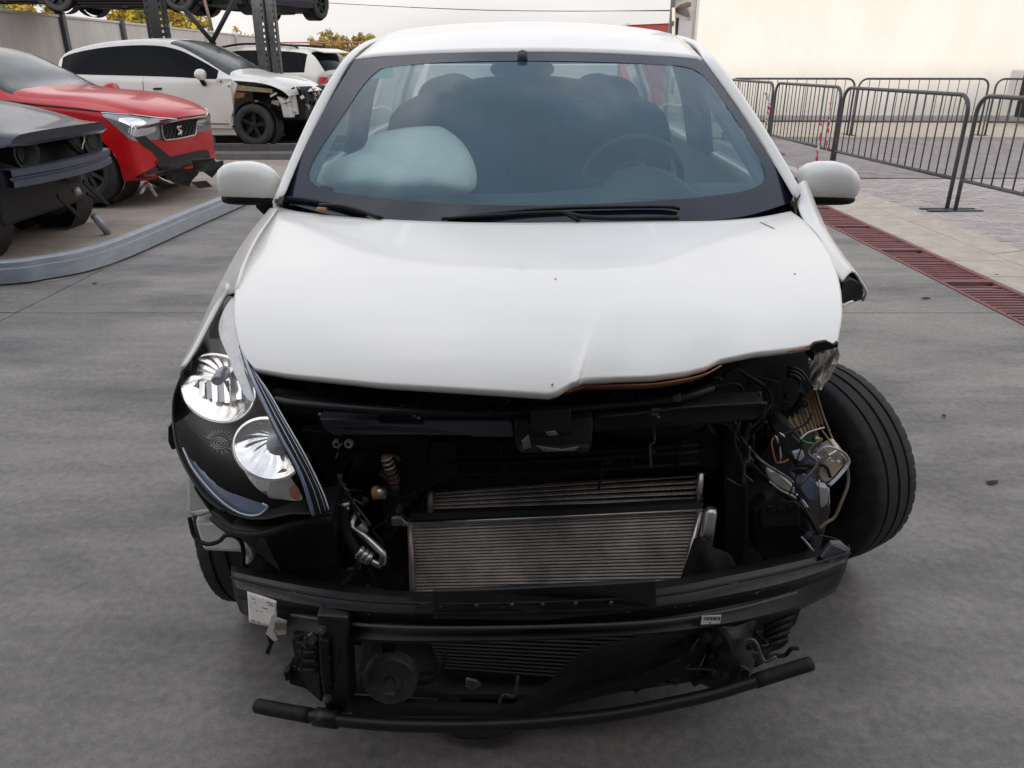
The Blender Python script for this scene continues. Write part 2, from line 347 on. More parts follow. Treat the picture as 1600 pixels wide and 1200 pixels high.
# ------------------------------------------------------------------ wheels
def tyre_profile(Rr, wd, rim):
    h = wd / 2; g = .007; p = [(rim, -h * .82), (rim + .02, -h * .95), (rim + (Rr - rim) * .5, -h * 1.04), (Rr - .035, -h * .99), (Rr - .012, -h * .88)]
    xs = [(-.80, 0), (-.50, 0), (-.49, g), (-.41, g), (-.40, 0), (-.06, 0), (-.05, g), (.05, g), (.06, 0), (.40, 0), (.41, g), (.49, g), (.50, 0), (.80, 0)]
    p += [(Rr - .004 * abs(x) * 1.2 - gg, h * x) for x, gg in xs]
    p += [(Rr - .012, h * .88), (Rr - .035, h * .99), (rim + (Rr - rim) * .5, h * 1.04), (rim + .02, h * .95), (rim, h * .82)]
    return p
def wheel(parent, c, Rr, wd, axis, style='disc', n=40, rimR=None, rimmat=None, label=None):
    """axis points outwards. > wheel (rim) with a tyre"""
    c = Vector(c); axis = Vector(axis).normalized(); rim = rimR or Rr * .64; h = wd / 2; rm = rimmat or STEELB
    parts = [lathe([(rim, -h * .85), (rim - .012, -h * .7), (rim - .02, h * .3), (rim - .012, h * .75), (rim + .004, h * .88), (rim + .004, h * .8)], n, c, axis)]
    if style == 'disc':
        parts.append(lathe([(rim - .018, h * .2), (rim * .8, h * .45), (rim * .62, h * .62), (rim * .45, h * .35), (rim * .25, h * .45), (rim * .2, h * .6), (.001, h * .62)], n, c, axis))
    else:
        a = axis.orthogonal().normalized(); b = axis.cross(a)
        ns = 10 if style == 'multi' else 5
        for k in range(ns):
            t = 2 * math.pi * k / ns; d = a * math.cos(t) + b * math.sin(t); s = axis.cross(d)
            wq = rim * (.07 if ns == 10 else .13)
            q = [c + axis * h * .55 + d * rim * .15 + s * wq * 1.2, c + axis * h * .55 + d * rim * .15 - s * wq * 1.2, c + axis * h * .72 + d * rim * .98 - s * wq, c + axis * h * .72 + d * rim * .98 + s * wq]
            parts.append(prismgeo(q, -axis * .03))
        parts.append(lathe([(rim * .24, h * .3), (rim * .24, h * .62), (rim * .1, h * .7), (.001, h * .7)], 20, c, axis))
        parts.append(lathe([(rim * .92, -h * .1), (.001, -h * .1)], n, c, axis))
    v, f = merge(parts); w_ = mesh('wheel', v, f, rm, parent, True, org=c)
    try: w_.data.set_sharp_from_angle(angle=R(35))
    except Exception: pass
    tp_ = tyre_profile(Rr, wd, rim); NT = n * 2 if n < 48 else 240
    v, f = lathe(tp_, NT, c, axis)
    if n >= 48:   # shoulder lugs, sipes and sidewall ribs
        for i, p in enumerate(v):
            j, k = divmod(i, NT); ra = p - c; ra -= axis * ra.dot(axis)
            if j in (3, 4, 5, 18, 19, 20) and (k % 5) < 1: v[i] = p - ra.normalized() * .003
            if j in (2, 21) and (k % 60) in (3, 4, 6, 7, 8, 10, 12, 13, 15, 16, 18): v[i] = p + axis * (-.0025 if j == 2 else .0025)
    t_ = mesh('tyre', v, f, RUB, w_, True, org=c)
    try: t_.data.set_sharp_from_angle(angle=R(50))
    except Exception: pass
    return w_

# ================================================================== THE SETTING
def sheet(name, x0, x1, y0, y1, z, m, kind='structure'):
    return mesh(name, [(x0, y0, z), (x1, y0, z), (x1, y1, z), (x0, y1, z)], [(0, 1, 2, 3)], m, kind=kind)
sheet('ground', -400, 400, -60, 900, -.03, ROADM)
yard = sheet('yard_floor', -14, 2.97, -7.5, 30, -.012, JOINT)
YJ = [-7.5, -4.5, 0.0, 4.49, 9.0, 13.5, 18.0, 24.0, 30.0]; XJ = [-3.02, 2.965]
for i in range(len(YJ) - 1):
    box('concrete_slab', ((XJ[0] + XJ[1]) / 2, (YJ[i] + YJ[i + 1]) / 2, -.01), (XJ[1] - XJ[0] - .006, YJ[i + 1] - YJ[i] - .007, .02), SLABM, yard, bevel=.003)
    if YJ[i] < 4.4: box('concrete_slab', (-8.5, (YJ[i] + YJ[i + 1]) / 2, -.01), (10.95, YJ[i + 1] - YJ[i] - .007, .02), SLABM, yard, bevel=.003)
box('concrete_slab', (-8.5, 4.70, -.01), (10.95, .40, .02), SLABM, yard)
mesh('concrete_slab', *prismgeo([Vector(q) for q in ((-13.97, 4.905, 0), (-3.9, 4.905, 0), (-3.2, 5.25, 0), (-3.026, 5.6, 0), (-3.026, 9.0, 0), (-13.97, 9.0, 0))], (0, 0, -.02)), TANM, yard)
mesh('concrete_slab', *prismgeo([Vector(q) for q in ((-3.89, 4.905, 0), (-3.026, 4.905, 0), (-3.026, 5.59, 0), (-3.19, 5.25, 0))], (0, 0, -.02)), SLABM, yard)
for a_, b_ in ((9.006, 13.5), (13.506, 18.0), (18.006, 24), (24.006, 30)): box('concrete_slab', (-8.5, (a_ + b_) / 2, -.01), (10.95, b_ - a_, .02), TANM, yard, bevel=.003)
# drain channel along the edge of the yard
dr = empty('drain_channel', (3.165, 8, 0), 'red oxide steel drain grate running along the kerb on the right', 'drain grate')
box('channel_pit', (3.165, 8, -.055), (.42, 30, .03), PIT, dr)
for s, x in ((-1, 2.985), (1, 3.345)): box('frame_rail', (x, 8, -.012), (.028, 30, .03), GRATE, dr, bevel=.003)
sec = 0; me = None
y = 1.2
while y < 18:
    box('end_bar', (3.165, y + .02, -.006), (.335, .05, .02), GRATE, dr, bevel=.003)
    for k in range(15):
        yy = y + .085 + k * .058
        if yy > 13: continue
        if me is None:
            o = box('grate_bar', (3.165, yy, -.008), (.334, .027, .009), GRATE, dr, bevel=.003); me = o
        else:
            c = me.copy(); col.objects.link(c); c.location.y = yy - 8; c.rotation_euler.z = rnd.uniform(-.012, .012); c.location.z = me.location.z + rnd.uniform(-.003, .002)
    y += 1.0
# kerb: a row of flat slabs and a row of raised stones
kerb = sheet('kerb', 3.36, 4.06, -4, 22, -.014, JOINT)
y = 1.0; i = 0
while y < 16:
    box('kerb_slab', (3.585, y + .24, -.006), (.432, .473, .028), KERBM, kerb, bevel=.005, rot=Matrix.Rotation(rnd.uniform(-.006, .006), 3, 'Z')); y += .48
y = 1.2
while y < 16:
    zt = .035 + rnd.uniform(-.003, .003)
    v = [(3.808, y + .004, -.02), (4.055, y + .004, -.02), (4.055, y + .685, -.02), (3.808, y + .685, -.02), (3.812, y + .004, .008), (4.052, y + .004, zt), (4.052, y + .685, zt), (3.812, y + .685, .008)]
    mesh('kerb_stone', v, [(0, 3, 2, 1), (4, 5, 6, 7), (0, 1, 5, 4), (1, 2, 6, 5), (2, 3, 7, 6), (3, 0, 4, 7)], KERBM, kerb, bevel=.006); y += .69
# pavers
pave = sheet('pavement', 4.06, 16, -4, 10.25, .006, JOINT)
pv = [box('paver', (5, 6, .012), (.196, .096, .03), m, pave, bevel=.005) for m in PAV]
cells = []
ny = 0; yy = 1.0
while yy < 10.18:
    x = 4.162 + (-.1 if ny % 2 else 0)
    while x < 11:
        cells.append((x, yy)); x += .201
    yy += .101; ny += 1
vis = [c for c in cells if abs(c[0]) < 1.0 * (c[1] * CP + (CAM_H) * SP)]
vis.sort(key=lambda c: c[0] ** 2 + c[1] ** 2)
near = vis[:300]; rest = vis[300:]
for i, (x, y) in enumerate(near):
    o = pv[0] if i == 0 else rnd.choice(pv).copy()
    if i: col.objects.link(o)
    o.location = Vector((x, y, .012 + rnd.uniform(-.002, .002))) - ORG['pavement']; o.rotation_euler = (rnd.uniform(-.01, .01), rnd.uniform(-.01, .01), rnd.uniform(-.01, .01))
for o in pv[1:]: bpy.data.objects.remove(o)
V, Fc, mi = [], [], []
for x, y in rest:
    z = .027 + rnd.uniform(-.002, .002); a, b = .097, .047; o = len(V); t = rnd.uniform(-.002, .002)
    V += [(x - a, y - b, z - .008), (x + a, y - b, z - .008), (x + a, y + b, z - .008), (x - a, y + b, z - .008), (x - a + .005, y - b + .005, z + t), (x + a - .005, y - b + .005, z - t), (x + a - .005, y + b - .005, z - t), (x - a + .005, y + b - .005, z + t)]
    Fc += [(o + 4, o + 5, o + 6, o + 7), (o, o + 1, o + 5, o + 4), (o + 1, o + 2, o + 6, o + 5), (o + 2, o + 3, o + 7, o + 6), (o + 3, o, o + 4, o + 7)]; mi += [rnd.randrange(4)] * 5
o = mesh('far_pavers', V, Fc, PAV, pave, kind='stuff')
for p, i in zip(o.data.polygons, mi): p.material_index = i
# road band and far kerb by the building
road = sheet('road', 2.98, 60, 10.25, 16.0, .010, ROADM)
V, Fc = [], []
for j in range(26):
    for i in range(50):
        x = 3.1 + i * .24 + (.12 if j % 2 else 0); y = 10.35 + j * .22; z = .019 + rnd.uniform(-.0015, .0015); o = len(V)
        V += [(x, y, z), (x + .232, y, z), (x + .232, y + .212, z), (x, y + .212, z)]; Fc.append((o, o + 1, o + 2, o + 3))
mesh('road_pavers', V, Fc, ROADM, road, kind='stuff')
fk = sheet('far_pavement', 2.98, 60, 16.0, 20.8, .03, KERBM)
box('edge_kerb', (20, 15.95, .02), (34, .14, .11), KERBM, fk, bevel=.01)

# ---- white industrial building on the right
bl = empty('white_building', (9, 20.9, 0), 'long white rendered building wall behind the crowd barriers', 'building')
box('wall', (29.6, 21.15, 4), (50, .3, 8), WALLW, bl)
box('plinth', (29.6, 20.98, .09), (50.02, .06, .16), WALLG, bl)
box('coping', (29.6, 20.97, 3.03), (50.04, .07, .10), CREAM, bl, bevel=.01)
# recess with door, awning and drainpipe left of the wall
x0, y0 = P(1047, 40, 25).x, 25.0
rw = box('recess_wall', ((x0 + 9) / 2, 25.1, 3.2), (9 - x0, .2, 6.4), WALLG, bl)
d = box('door', (P(1071, 40, 24.9).x, 24.97, 1.6), (.42, .06, 1.9), DOORG, bl, bevel=.01)
fr = box('door_frame', (P(1058.5, 40, 24.9).x, 24.96, 1.6), (.07, .10, 2.1), RACKD, d)
box('handle', (P(1077, 26, 24.8).x, 24.9, P(1077, 26, 24.8).z), (.03, .06, .1), ALUD, d)
a, b, c, e = P(1056, 13, 24.9), P(1080, 4, 24.0), P(1080, 10, 24.0), P(1057, 19, 24.9)
aw = mesh('awning', [a, b, c, e, a + Vector((.02, .6, .06)), b + Vector((.02, .6, .06)), c + Vector((.02, .6, .06)), e + Vector((.02, .6, .06))], [(0, 1, 2, 3), (4, 7, 6, 5), (0, 4, 5, 1), (3, 2, 6, 7), (0, 3, 7, 4), (1, 5, 6, 2)], mat('awning_brown', (.16, .09, .075), .6), bl)
tube('drainpipe', [P(1052.5, 12, 24.7), P(1052.5, 120, 24.7)], .05, CREAM, bl)
box('lamp_bracket', P(1050, 36, 24.6), (.1, .14, .1), RACK, bl, bevel=.01)
box('corner_post', (x0 + .02, 24.9, 3.2), (.08, .25, 6.4), RACK, bl)
box('upper_window', (P(1059, 1, 24.98).x, 24.98, P(1059, 0, 24.98).z + .08), (.26, .05, .14), CREAM, bl)
# red container behind
ct = empty('red_container', (4.5, 30, 0), 'dull red steel container showing above the white car roof', 'container')
cx0, cx1, zt = P(985, 30, 30).x, P(1046, 30, 30).x, P(1010, 26.5, 30).z
box('body', ((cx0 + cx1) / 2 + .4, 31.5, zt / 2 - .2), (cx1 - cx0 + .8, 3, zt), CONT, ct)
box('top_rail', ((cx0 + cx1) / 2 + .4, 31.45, zt - .18), (cx1 - cx0 + .9, 3.1, .07), CREAM, ct, rot=Matrix.Rotation(R(-2.2), 3, 'Y'))
for k in range(9): box('rib', (cx0 + .1 + k * .24, 29.98, zt / 2 - .3), (.10, .06, zt - .2), CONT, ct)
# yard barrier far behind everything
fw = empty('far_fence', (-5, 60, 0), 'thin rusty rail fence on the horizon left of the car roof', 'fence')
tube('rail', [P(300, 67.5, 60), P(700, 65.5, 60)], .05, mat('rusty_rail', (.28, .09, .06), .7), fw)
for k in range(8): tube('post', [P(320 + 45 * k, 66, 60) , P(320 + 45 * k, 100, 60)], .03, MATS['rusty_rail'], fw)
# precast wall on the left, one panel between posts
pw = empty('boundary_wall', (-11.7, 28, 0), 'pale precast concrete boundary wall behind the stored cars', 'wall')
ys = [12.5, 18.9, 21.9, 25.2, 28.6, 32.0, 35.4, 38.8]
for i in range(len(ys) - 1):
    ya, yb = ys[i], ys[i + 1]
    nb = 1
    box('wall_panel', (-11.7, (ya + yb) / 2, 1.25), (.14, yb - ya - .16, 2.5), PANEL, pw, bevel=.01)
    box('post', (-11.62, yb, 1.33), (.2, .16, 2.62), RACK if i in (1, 2) else PANEL, pw, bevel=.01)
box('coping', (-11.7, 26, 2.53), (.22, 26, .06), PANEL, pw, bevel=.01)

# ---- trees: trunk, limbs, crowns of many leaf clumps
def tree(name, x, y, blobs, m3, label, nleaf=2600, leaf=.11, group=None, seed=1):
    rr = random.Random(seed); t = empty(name, (x, y, 0), label, 'tree', group)
    top = max(b[2] for b in blobs)
    pts = [Vector((x, y, -.05)), Vector((x + .1, y, top * .4)), Vector((x - .05, y, top * .75)), Vector((x, y, top))]
    v, f = tubegeo(catmull(pts, 5), [.16 - .14 * i / 15 for i in range(16)], 7); parts = [(v, f)]
    for b in blobs:
        p = Vector(b[:3]); s = Vector((x, y, max(.5, p.z * .55))); parts.append(tubegeo([s, s.lerp(p, .5) + Vector((rr.uniform(-.1, .1), 0, .1)), p], [.07, .045, .015], 5))
    v, f = merge(parts); mesh('trunk', v, f, BARK, t, True)
    V, Fc, mi = [], [], []; tot = sum(b[3] ** 2 for b in blobs)
    for bx, by, bz, br in blobs:
        n = int(nleaf * br * br / tot); cl = [Vector((rr.gauss(0, 1), rr.gauss(0, 1), rr.gauss(0, .8))).normalized() * br * rr.uniform(.35, 1.05) for _ in range(max(6, n // 40))]
        cm = [rr.choices((0, 1, 2), (5, 3, 2))[0] for _ in cl]
        for _ in range(n):
            q = rr.randrange(len(cl)); c = Vector((bx, by, bz)) + cl[q] + Vector((rr.gauss(0, 1), rr.gauss(0, 1), rr.gauss(0, 1))) * br * .16
            a = Vector((rr.gauss(0, 1), rr.gauss(0, 1), rr.gauss(0, 1))).normalized(); b2 = a.orthogonal().normalized(); s = leaf * rr.uniform(.5, 1.2); o = len(V)
            V += [c - a * s, c + b2 * s * .5, c + a * s, c - b2 * s * .5]; Fc.append((o, o + 1, o + 2, o + 3)); mi.append(cm[q])
    o = mesh('crown', V, Fc, m3, t)
    o.data.polygons.foreach_set('material_index', mi)
    return t
def blobs_px(lst): return [(*P(u, v, Y), r) for u, v, r, Y in lst]
def at(u, Y): return P(u, 100, Y).x
tree('poplar_tree', at(30, 30), 31, blobs_px([(-40, 10, 1.0, 30), (5, 15, .9, 31), (45, 12, .75, 30), (75, 8, .55, 31), (20, -25, 1.2, 31), (60, -20, .9, 31)]), LEAFY, 'yellow autumn tree above the left end of the concrete wall', 3000, .10, seed=3)
tree('poplar_tree', at(215, 34), 35, blobs_px([(190, 32, .6, 34), (210, 18, .75, 35), (232, 30, .75, 34), (205, 42, .6, 35), (222, 5, .6, 34)]), LEAFY, 'yellow autumn tree left of the dark perforated rack post', 3200, .10, seed=4)
tree('poplar_tree', at(285, 34), 34, blobs_px([(268, 30, .75, 34), (290, 42, .8, 34), (312, 38, .6, 35), (278, 55, .8, 34), (322, 55, .5, 34), (305, 60, .7, 35), (300, 22, .35, 34)]), LEAFY, 'bright yellow tree right of the dark perforated rack post', 3200, .10, seed=5)
tree('poplar_tree', at(355, 40), 40, blobs_px([(345, 62, .35, 40), (372, 58, .4, 40), (362, 68, .5, 40), (388, 64, .3, 40)]), LEAFY, 'sparse pale tree top between the two rack posts', 260, .10, seed=6)
tree('broadleaf_tree', at(515, 62), 62, blobs_px([(512, 62, .85, 62), (500, 72, .8, 62), (526, 70, .8, 63), (520, 85, 1.0, 62), (505, 90, .9, 62)]), LEAFB, 'rounded brown tree on the horizon behind the white crossover', 3500, .13, seed=7)
tree('broadleaf_tree', at(560, 64), 64, blobs_px([(556, 66, .6, 64), (570, 62, .7, 64), (580, 75, .8, 64), (545, 82, .9, 64), (562, 88, .9, 64)]), LEAFB, 'low brown tree on the horizon touching the car pillar', 3000, .13, seed=8)

# ---- overhead cables
for i, (pts, lab) in enumerate([
        ([(430, -2, 40), (520, 5, 40), (680, 13, 40), (830, 17, 40), (1047, 17, 40)], 'upper black overhead cable crossing the sky'),
        ([(640, 11.5, 41), (760, 16, 41), (900, 17.5, 41), (1047, 16, 41)], 'lower black overhead cable meeting the building corner'),
        ([(95, 14, 30), (160, 6, 30), (185, 2, 30), (260, -8, 30)], 'thin cable above the concrete wall')]):
    o = tube('overhead_cable', [P3(p) for p in pts], .014, CABLE, seg=4, n=5); tag(o, lab, 'cable', 'overhead cables')

# ---- galvanised guard rail lying along the edge of the stored cars
gp = catmull([(-6.0, 4.72, 0), (-4.6, 4.85, 0), (-3.5, 5.10, 0), (-3.25, 5.26, 0), (-3.08, 5.48, 0), (-2.99, 5.85, 0), (-2.95, 6.4, 0), (-2.92, 7.1, 0), (-2.86, 8.1, 0), (-2.80, 9.6, 0)], 8)
prof = [(0, .012), (.012, .108), (.022, .113), (.026, .148), (.034, .157), (.085, .160), (.092, .150), (.094, .0)]
rows = []
for i, p in enumerate(gp):
    t = (gp[min(i + 1, len(gp) - 1)] - gp[max(0, i - 1)]).normalized(); nrm = Vector((-t.y, t.x, 0)); rows.append([p + nrm * a + Vector((0, 0, h)) for a, h in prof])
o = surf('guard_rail', rows, GALV, smooth=True); o.data.set_sharp_from_angle(angle=R(28)); tag(o, 'galvanised steel guard rail curving low along the yard floor', 'guard rail')

# ---- crowd barriers
def barrier(p0, p1, label, nb=17, lean=0.0, hz=1.12, rail=.32):
    p0, p1 = Vector((*p0, 0)), Vector((*p1, 0)); d = (p1 - p0); ln = d.length; d.normalize(); nn = Vector((-d.y, d.x, 0))
    t = empty('crowd_barrier', p0.lerp(p1, .5), label, 'barrier', 'grey steel crowd barriers')
    def q(s, z): return p0 + d * s + Vector((0, 0, z)) + nn * lean * z
    r = .16; arc = [(r - r * math.sin(a), hz - r + r * math.cos(a)) for a in [R(90 - 15 * k) for k in range(7)]]
    path = [q(0, .03), q(0, .5)] + [q(s, z) for s, z in arc] + [q(ln - s, z) for s, z in arc[::-1]] + [q(ln, .5), q(ln, .03)]
    tube('frame', path, .0205, BARR, t, n=8)
    tube('bottom_rail', [q(.005, rail), q(ln - .005, rail)], .019, BARR, t)
    base = None
    for k in range(nb):
        s = ln * (k + 1) / (nb + 1); zt = hz - .005 if r < s < ln - r else hz - .03
        if base is None: base = tube('bar', [q(s, rail), q(s, hz - .01)], .0075, BARR, t, n=6); s0 = s
        else:
            c = base.copy(); col.objects.link(c); c.location = base.location + d * (s - s0)
    for s in (0, ln):
        c = q(s, .036); ang = math.atan2(nn.y, nn.x)
        box('foot', c, (.55, .05, .014), BARR, t, rot=Matrix.Rotation(0 if abs(d.x) < .5 else ang + .0, 3, 'Z'), bevel=.003)
    return t
barrier((4.27, 10.55), (4.44, 7.94), 'nearest full crowd barrier, between the wing mirror and the leftmost near feet', 16, rail=.335)
barrier((4.46, 7.82), (4.62, 5.25), 'crowd barrier cut off by the right edge of the picture, closest to the kerb', 16, rail=.335)
barrier((4.20, 13.1), (4.26, 10.62), 'crowd barrier with red and white tape tied to its right post', 16, rail=.335)
barrier((4.15, 15.8), (4.19, 13.2), 'crowd barrier in the near row mostly hidden by the car pillar', 16, rail=.335)
barrier((7.05, 16.75), (9.62, 16.65), 'far crowd barrier standing before the white wall, centre of the far row', 12, rail=.30)
barrier((4.45, 16.9), (6.98, 16.8), 'far crowd barrier before the white wall, left end of the far row', 12, rail=.30)
barrier((9.74, 16.6), (12.3, 16.5), 'far crowd barrier before the white wall, right end of the far row', 12, rail=.30)
def ribbon(label, pts, wd):
    ps = catmull([P3(p) for p in pts], 5); rows = []
    for i, p in enumerate(ps):
        a = i * .9; rows.append([p + Vector((math.cos(a) * wd, math.sin(a) * wd * .6, 0)), p - Vector((math.cos(a) * wd, math.sin(a) * wd * .6, 0))])
    o = surf('barrier_tape', rows, TAPE, smooth=True, thick=.0006); tag(o, label, 'tape', 'red and white barrier tapes'); return o
ribbon('red and white tape hanging loose beside the taped post', [(1292, 186, 10.5), (1283, 190, 10.5), (1282, 215, 10.4), (1277, 240, 10.4), (1276, 262, 10.4)], .02)
ribbon('red and white tape wound down the taped barrier post', [(1298, 160, 10.45), (1296, 185, 10.45), (1294, 205, 10.45), (1291, 230, 10.4), (1289, 262, 10.4)], .014)
ribbon('red and white tape knotted on the farther barrier post beside the car pillar', [(1195, 145, 13.0), (1199, 150, 13.0), (1202, 165, 13.0), (1197, 185, 13.0), (1198, 195, 13.0)], .03)
box_dark = box('parked_truck_tail', P(1634, 140, 19.6), (.5, 1.2, 1.3), RACKD, bevel=.03); tag(box_dark, 'dark rear corner of a lorry at the right edge by the wall', 'lorry')
for z_, m_ in ((-.25, mat('red_lamp', (.4, .02, .02), .3)), (.25, BLACK)): box('tail_lamp', box_dark.location + Vector((-.2, -.61, z_)), (.12, .04, .16), m_, box_dark)
# fallen leaves and grit on the concrete
for i, (u, v, s, lab) in enumerate([(1475, 650, .013, 'small dark leaf on the concrete right of the loose wheel'), (1549, 754, .022, 'curled brown leaf near the right picture edge'), (1447, 466, .028, 'thin dry twig leaf beside the red drain grate'), (143, 402, .03, 'dead leaf behind the guard rail, left one'), (187, 372, .03, 'dead leaf behind the guard rail, right one'), (148, 443, .018, 'dark crumb in front of the guard rail'), (1558, 430, .015, 'dark crumb on the kerb slabs')]):
    c = G(u, v, .004); k = 8; ang = rnd.uniform(0, 3); vs = []
    for q in range(k):
        a = 2 * math.pi * q / k; r = s * (1 + .5 * math.cos(2 * a)) * rnd.uniform(.7, 1.1); vs.append(c + Vector((math.cos(a + ang) * r, math.sin(a + ang) * r * .8, rnd.uniform(0, .006))))
    o = mesh('fallen_leaf', vs + [c + Vector((0, 0, .008))], [(q, (q + 1) % k, k) for q in range(k)], LEAFD, thick=.001); tag(o, lab, 'leaf', 'fallen leaves')

# ---- unseen workshop added behind the camera to block low sun and sky
ws = empty('shade_building', (0, -8, 0), 'unseen grey clad workshop added behind the camera to shade the yard', 'workshop')
box('wall', (-5, -3.7, 3.6), (60, .4, 7.2), WORK, ws)
box('roof_edge', (-5, -3.4, 7.3), (60.4, 1.2, .25), WORK, ws)


# ================================================================== THE WRECKED WHITE HATCHBACK
car = empty('wrecked_car', (.075, 2.9, 0), 'white hatchback wreck facing the camera, front bumper and one headlight gone, passenger airbag blown', 'car')
XC = .075
def interp(x, xs, ys): return float(np.interp(x, xs, ys))
_hv = np.array([330, 348, 400, 450, 520, 570, 612]); HOODC = np.polyfit((_hv - 470) / 140, 1 / np.array([2.31, 2.20, 1.87, 1.645, 1.43, 1.335, 1.285]), 3)
def hoodY(u, v):
    yc = 1 / float(np.polyval(HOODC, (v - 470) / 140))
    s = (u - 845) / 470
    y = yc + .165 * abs(s) ** 2.2
    # crease and buckles of the crash
    uc = 905 + (592 - v) * .30
    k = max(0, min(1, (v - 470) / 110)); y += -.018 * k * math.exp(-abs(u - uc) / 10) + .012 * k * math.exp(-((u - uc - 60) / 42) ** 2)
    k2 = max(0, min(1, (v - 480) / 70)); y += .014 * k2 * math.exp(-((u - 1110) / 50) ** 2) - .008 * k2 * math.exp(-((u - 1190) / 45) ** 2)
    k3 = math.exp(-((v - 392) / 26) ** 2); y += .006 * k3 * math.exp(-((u - 960) / 110) ** 2) - .006 * math.exp(-((v - 430) / 30) ** 2) * math.exp(-((u - 850) / 200) ** 2)
    y += .007 * math.exp(-((v - 440) / 45) ** 2) * math.exp(-((u - 1150) / 70) ** 2)
    return y
top = [(433, 322, 0), (470, 331, 0), (560, 340, 0), (680, 346, 0), (800, 348, 0), (900, 347, 0), (1020, 346, 0), (1110, 345, 0), (1180, 340, 0), (1236, 330, 0)]
bot = [(396, 576, 0), (450, 585, 0), (520, 592, 0), (600, 600, 0), (700, 606, 0), (780, 611, 0), (858, 616, 0), (872, 612, 0), (893, 599, 0), (912, 592, 0), (960, 590, 0), (1020, 588, 0), (1070, 582, 0), (1102, 574, 0), (1125, 562, 0), (1180, 551, 0), (1240, 544, 0), (1285, 537, 0), (1308, 541, 0)]
lef = [(433, 322, 0), (404, 362, 0), (384, 400, 0), (370, 440, 0), (365, 478, 0), (367, 510, 0), (377, 548, 0), (396, 576, 0)]
rig = [(1236, 330, 0), (1265, 352, 0), (1290, 384, 0), (1306, 420, 0), (1314, 455, 0), (1316, 490, 0), (1312, 518, 0), (1308, 541, 0)]
NUH = 230
hg = coons(top, bot, lef, rig, NUH, 64, (True, False, True, True))
rows = [[P(p.x, p.y, hoodY(p.x, p.y)) for p in r] for r in hg]
# rounded, folded-over rim
rim = [p + Vector((0, .012, -.016)) for p in rows[-1]]; rim2 = [p + Vector((0, .045, -.012)) for p in rows[-1]]
hood = surf('bonnet', rows + [[p.lerp(q, .5) + Vector((0, -.002, -.001)) for p, q in zip(rows[-1], rim)], rim, rim2], WHITE, car, thick=.004, off=-1)
tag(hood, 'white bonnet with a crumpled front edge')
# bent inner lip showing under the edge
lip = [P3((u, v, y)) for u, v, y in [(886, 612, 1.315), (915, 604, 1.33), (960, 603, 1.335), (1020, 601, 1.335), (1070, 594, 1.345), (1104, 585, 1.365), (1128, 572, 1.395)]]
lp = catmull(lip, 4)
surf('bonnet_lip', [lp, [p + Vector((0, .02, -.012)) for p in lp], [p + Vector((0, .05, -.03)) for p in lp]], RUSTLIP, car, thick=.003)
lip = catmull([P3(q) for q in [(1102, 577, 1.405), (1130, 565, 1.43), (1180, 554, 1.46), (1240, 547, 1.49), (1290, 541, 1.51)]], 4)
surf('bonnet_lip', [lip, [p + Vector((0, .03, -.012)) for p in lip]], RUSTLIP, car, thick=.003)
for q in ((868, 436), (1242, 428), (863, 601)):
    c = P(q[0], q[1], hoodY(q[0], q[1]) - .003); v, f = lathe([(.0022, 0), (.0022, .001), (.0005, .0015)], 8, c, (0, -.3, 1)); mesh('stone_chip', v, f, mat('chip_grey', (.16, .14, .12), .8), car)
tube('scratch', [P(1188, 347, hoodY(1188, 347) - .006), P(1199, 352, hoodY(1199, 352) - .006), P(1210, 357, hoodY(1210, 357) - .006)], .0010, STEELB, car, n=5)

# ---- windscreen
WB = [(555, 93, 3.10), (600, 88, 3.04), (700, 83, 2.98), (815, 81, 2.95), (930, 82.5, 2.98), (1040, 88, 3.04), (1098, 93, 3.10), (1130, 138, 2.95), (1168, 192, 2.80), (1208, 254, 2.62), (1243, 314, 2.46), (1150, 340, 2.36), (1000, 350, 2.27), (830, 352, 2.24), (680, 350, 2.27), (540, 340, 2.36), (437, 314, 2.46), (472, 238, 2.66), (505, 176, 2.83), (532, 130, 2.97)]
WY = fitY(WB + [(830, 215, 2.52), (700, 215, 2.55), (960, 215, 2.55)])
outl = catmull([(a, b, 0) for a, b, _ in [WB[0], WB[1], WB[2], WB[3], WB[4], WB[5], WB[6]]], 6)[:-1] + catmull([(a, b, 0) for a, b, _ in WB[6:11]], 6)[:-1] + catmull([(a, b, 0) for a, b, _ in WB[10:17]], 6)[:-1] + catmull([(a, b, 0) for a, b, _ in WB[16:] + WB[:1]], 6)[:-1]
polyskin('windscreen', [(p.x, p.y) for p in outl], WY, GLASS, car, rings=7, n=96, smoothline=False)
inner = [(608, 104), (700, 97), (815, 95), (930, 96.5), (1040, 101), (1078, 106), (1100, 118), (1135, 165), (1168, 215), (1190, 255), (1196, 278), (1184, 291), (1150, 301), (1080, 309), (1000, 315), (900, 319.5), (820, 321), (720, 319), (620, 312), (530, 301), (494, 290), (481, 274), (492, 245), (530, 188), (566, 135), (588, 112)]
def ring_strip(name, A, B, Yf, dY, m, parent, n=120, **k):
    A = resample([Vector((*p, 0)) for p in A] + [Vector((*A[0], 0))], n, False); Bq = []
    Bl = resample([Vector((*p, 0)) for p in B] + [Vector((*B[0], 0))], 600, False)
    c = sum(A, Vector()) / len(A)
    ang = [math.atan2((p.y - c.y) * 3, p.x - c.x) for p in Bl]
    for p in A:
        a = math.atan2((p.y - c.y) * 3, p.x - c.x); i = min(range(len(ang)), key=lambda q: abs((ang[q] - a + math.pi) % (2 * math.pi) - math.pi)); Bq.append(Bl[i])
    r = [[P(p.x, p.y, Yf(p.x, p.y) + dY) for p in L] for L in (A, Bq)]
    return surf(name, r, m, parent, **k)
ring_strip('frit_band', [(p.x, p.y) for p in outl], [(p.x, p.y) for p in catmull([(a, b, 0) for a, b in inner], 6, True)], WY, -.004, FRITF, car)
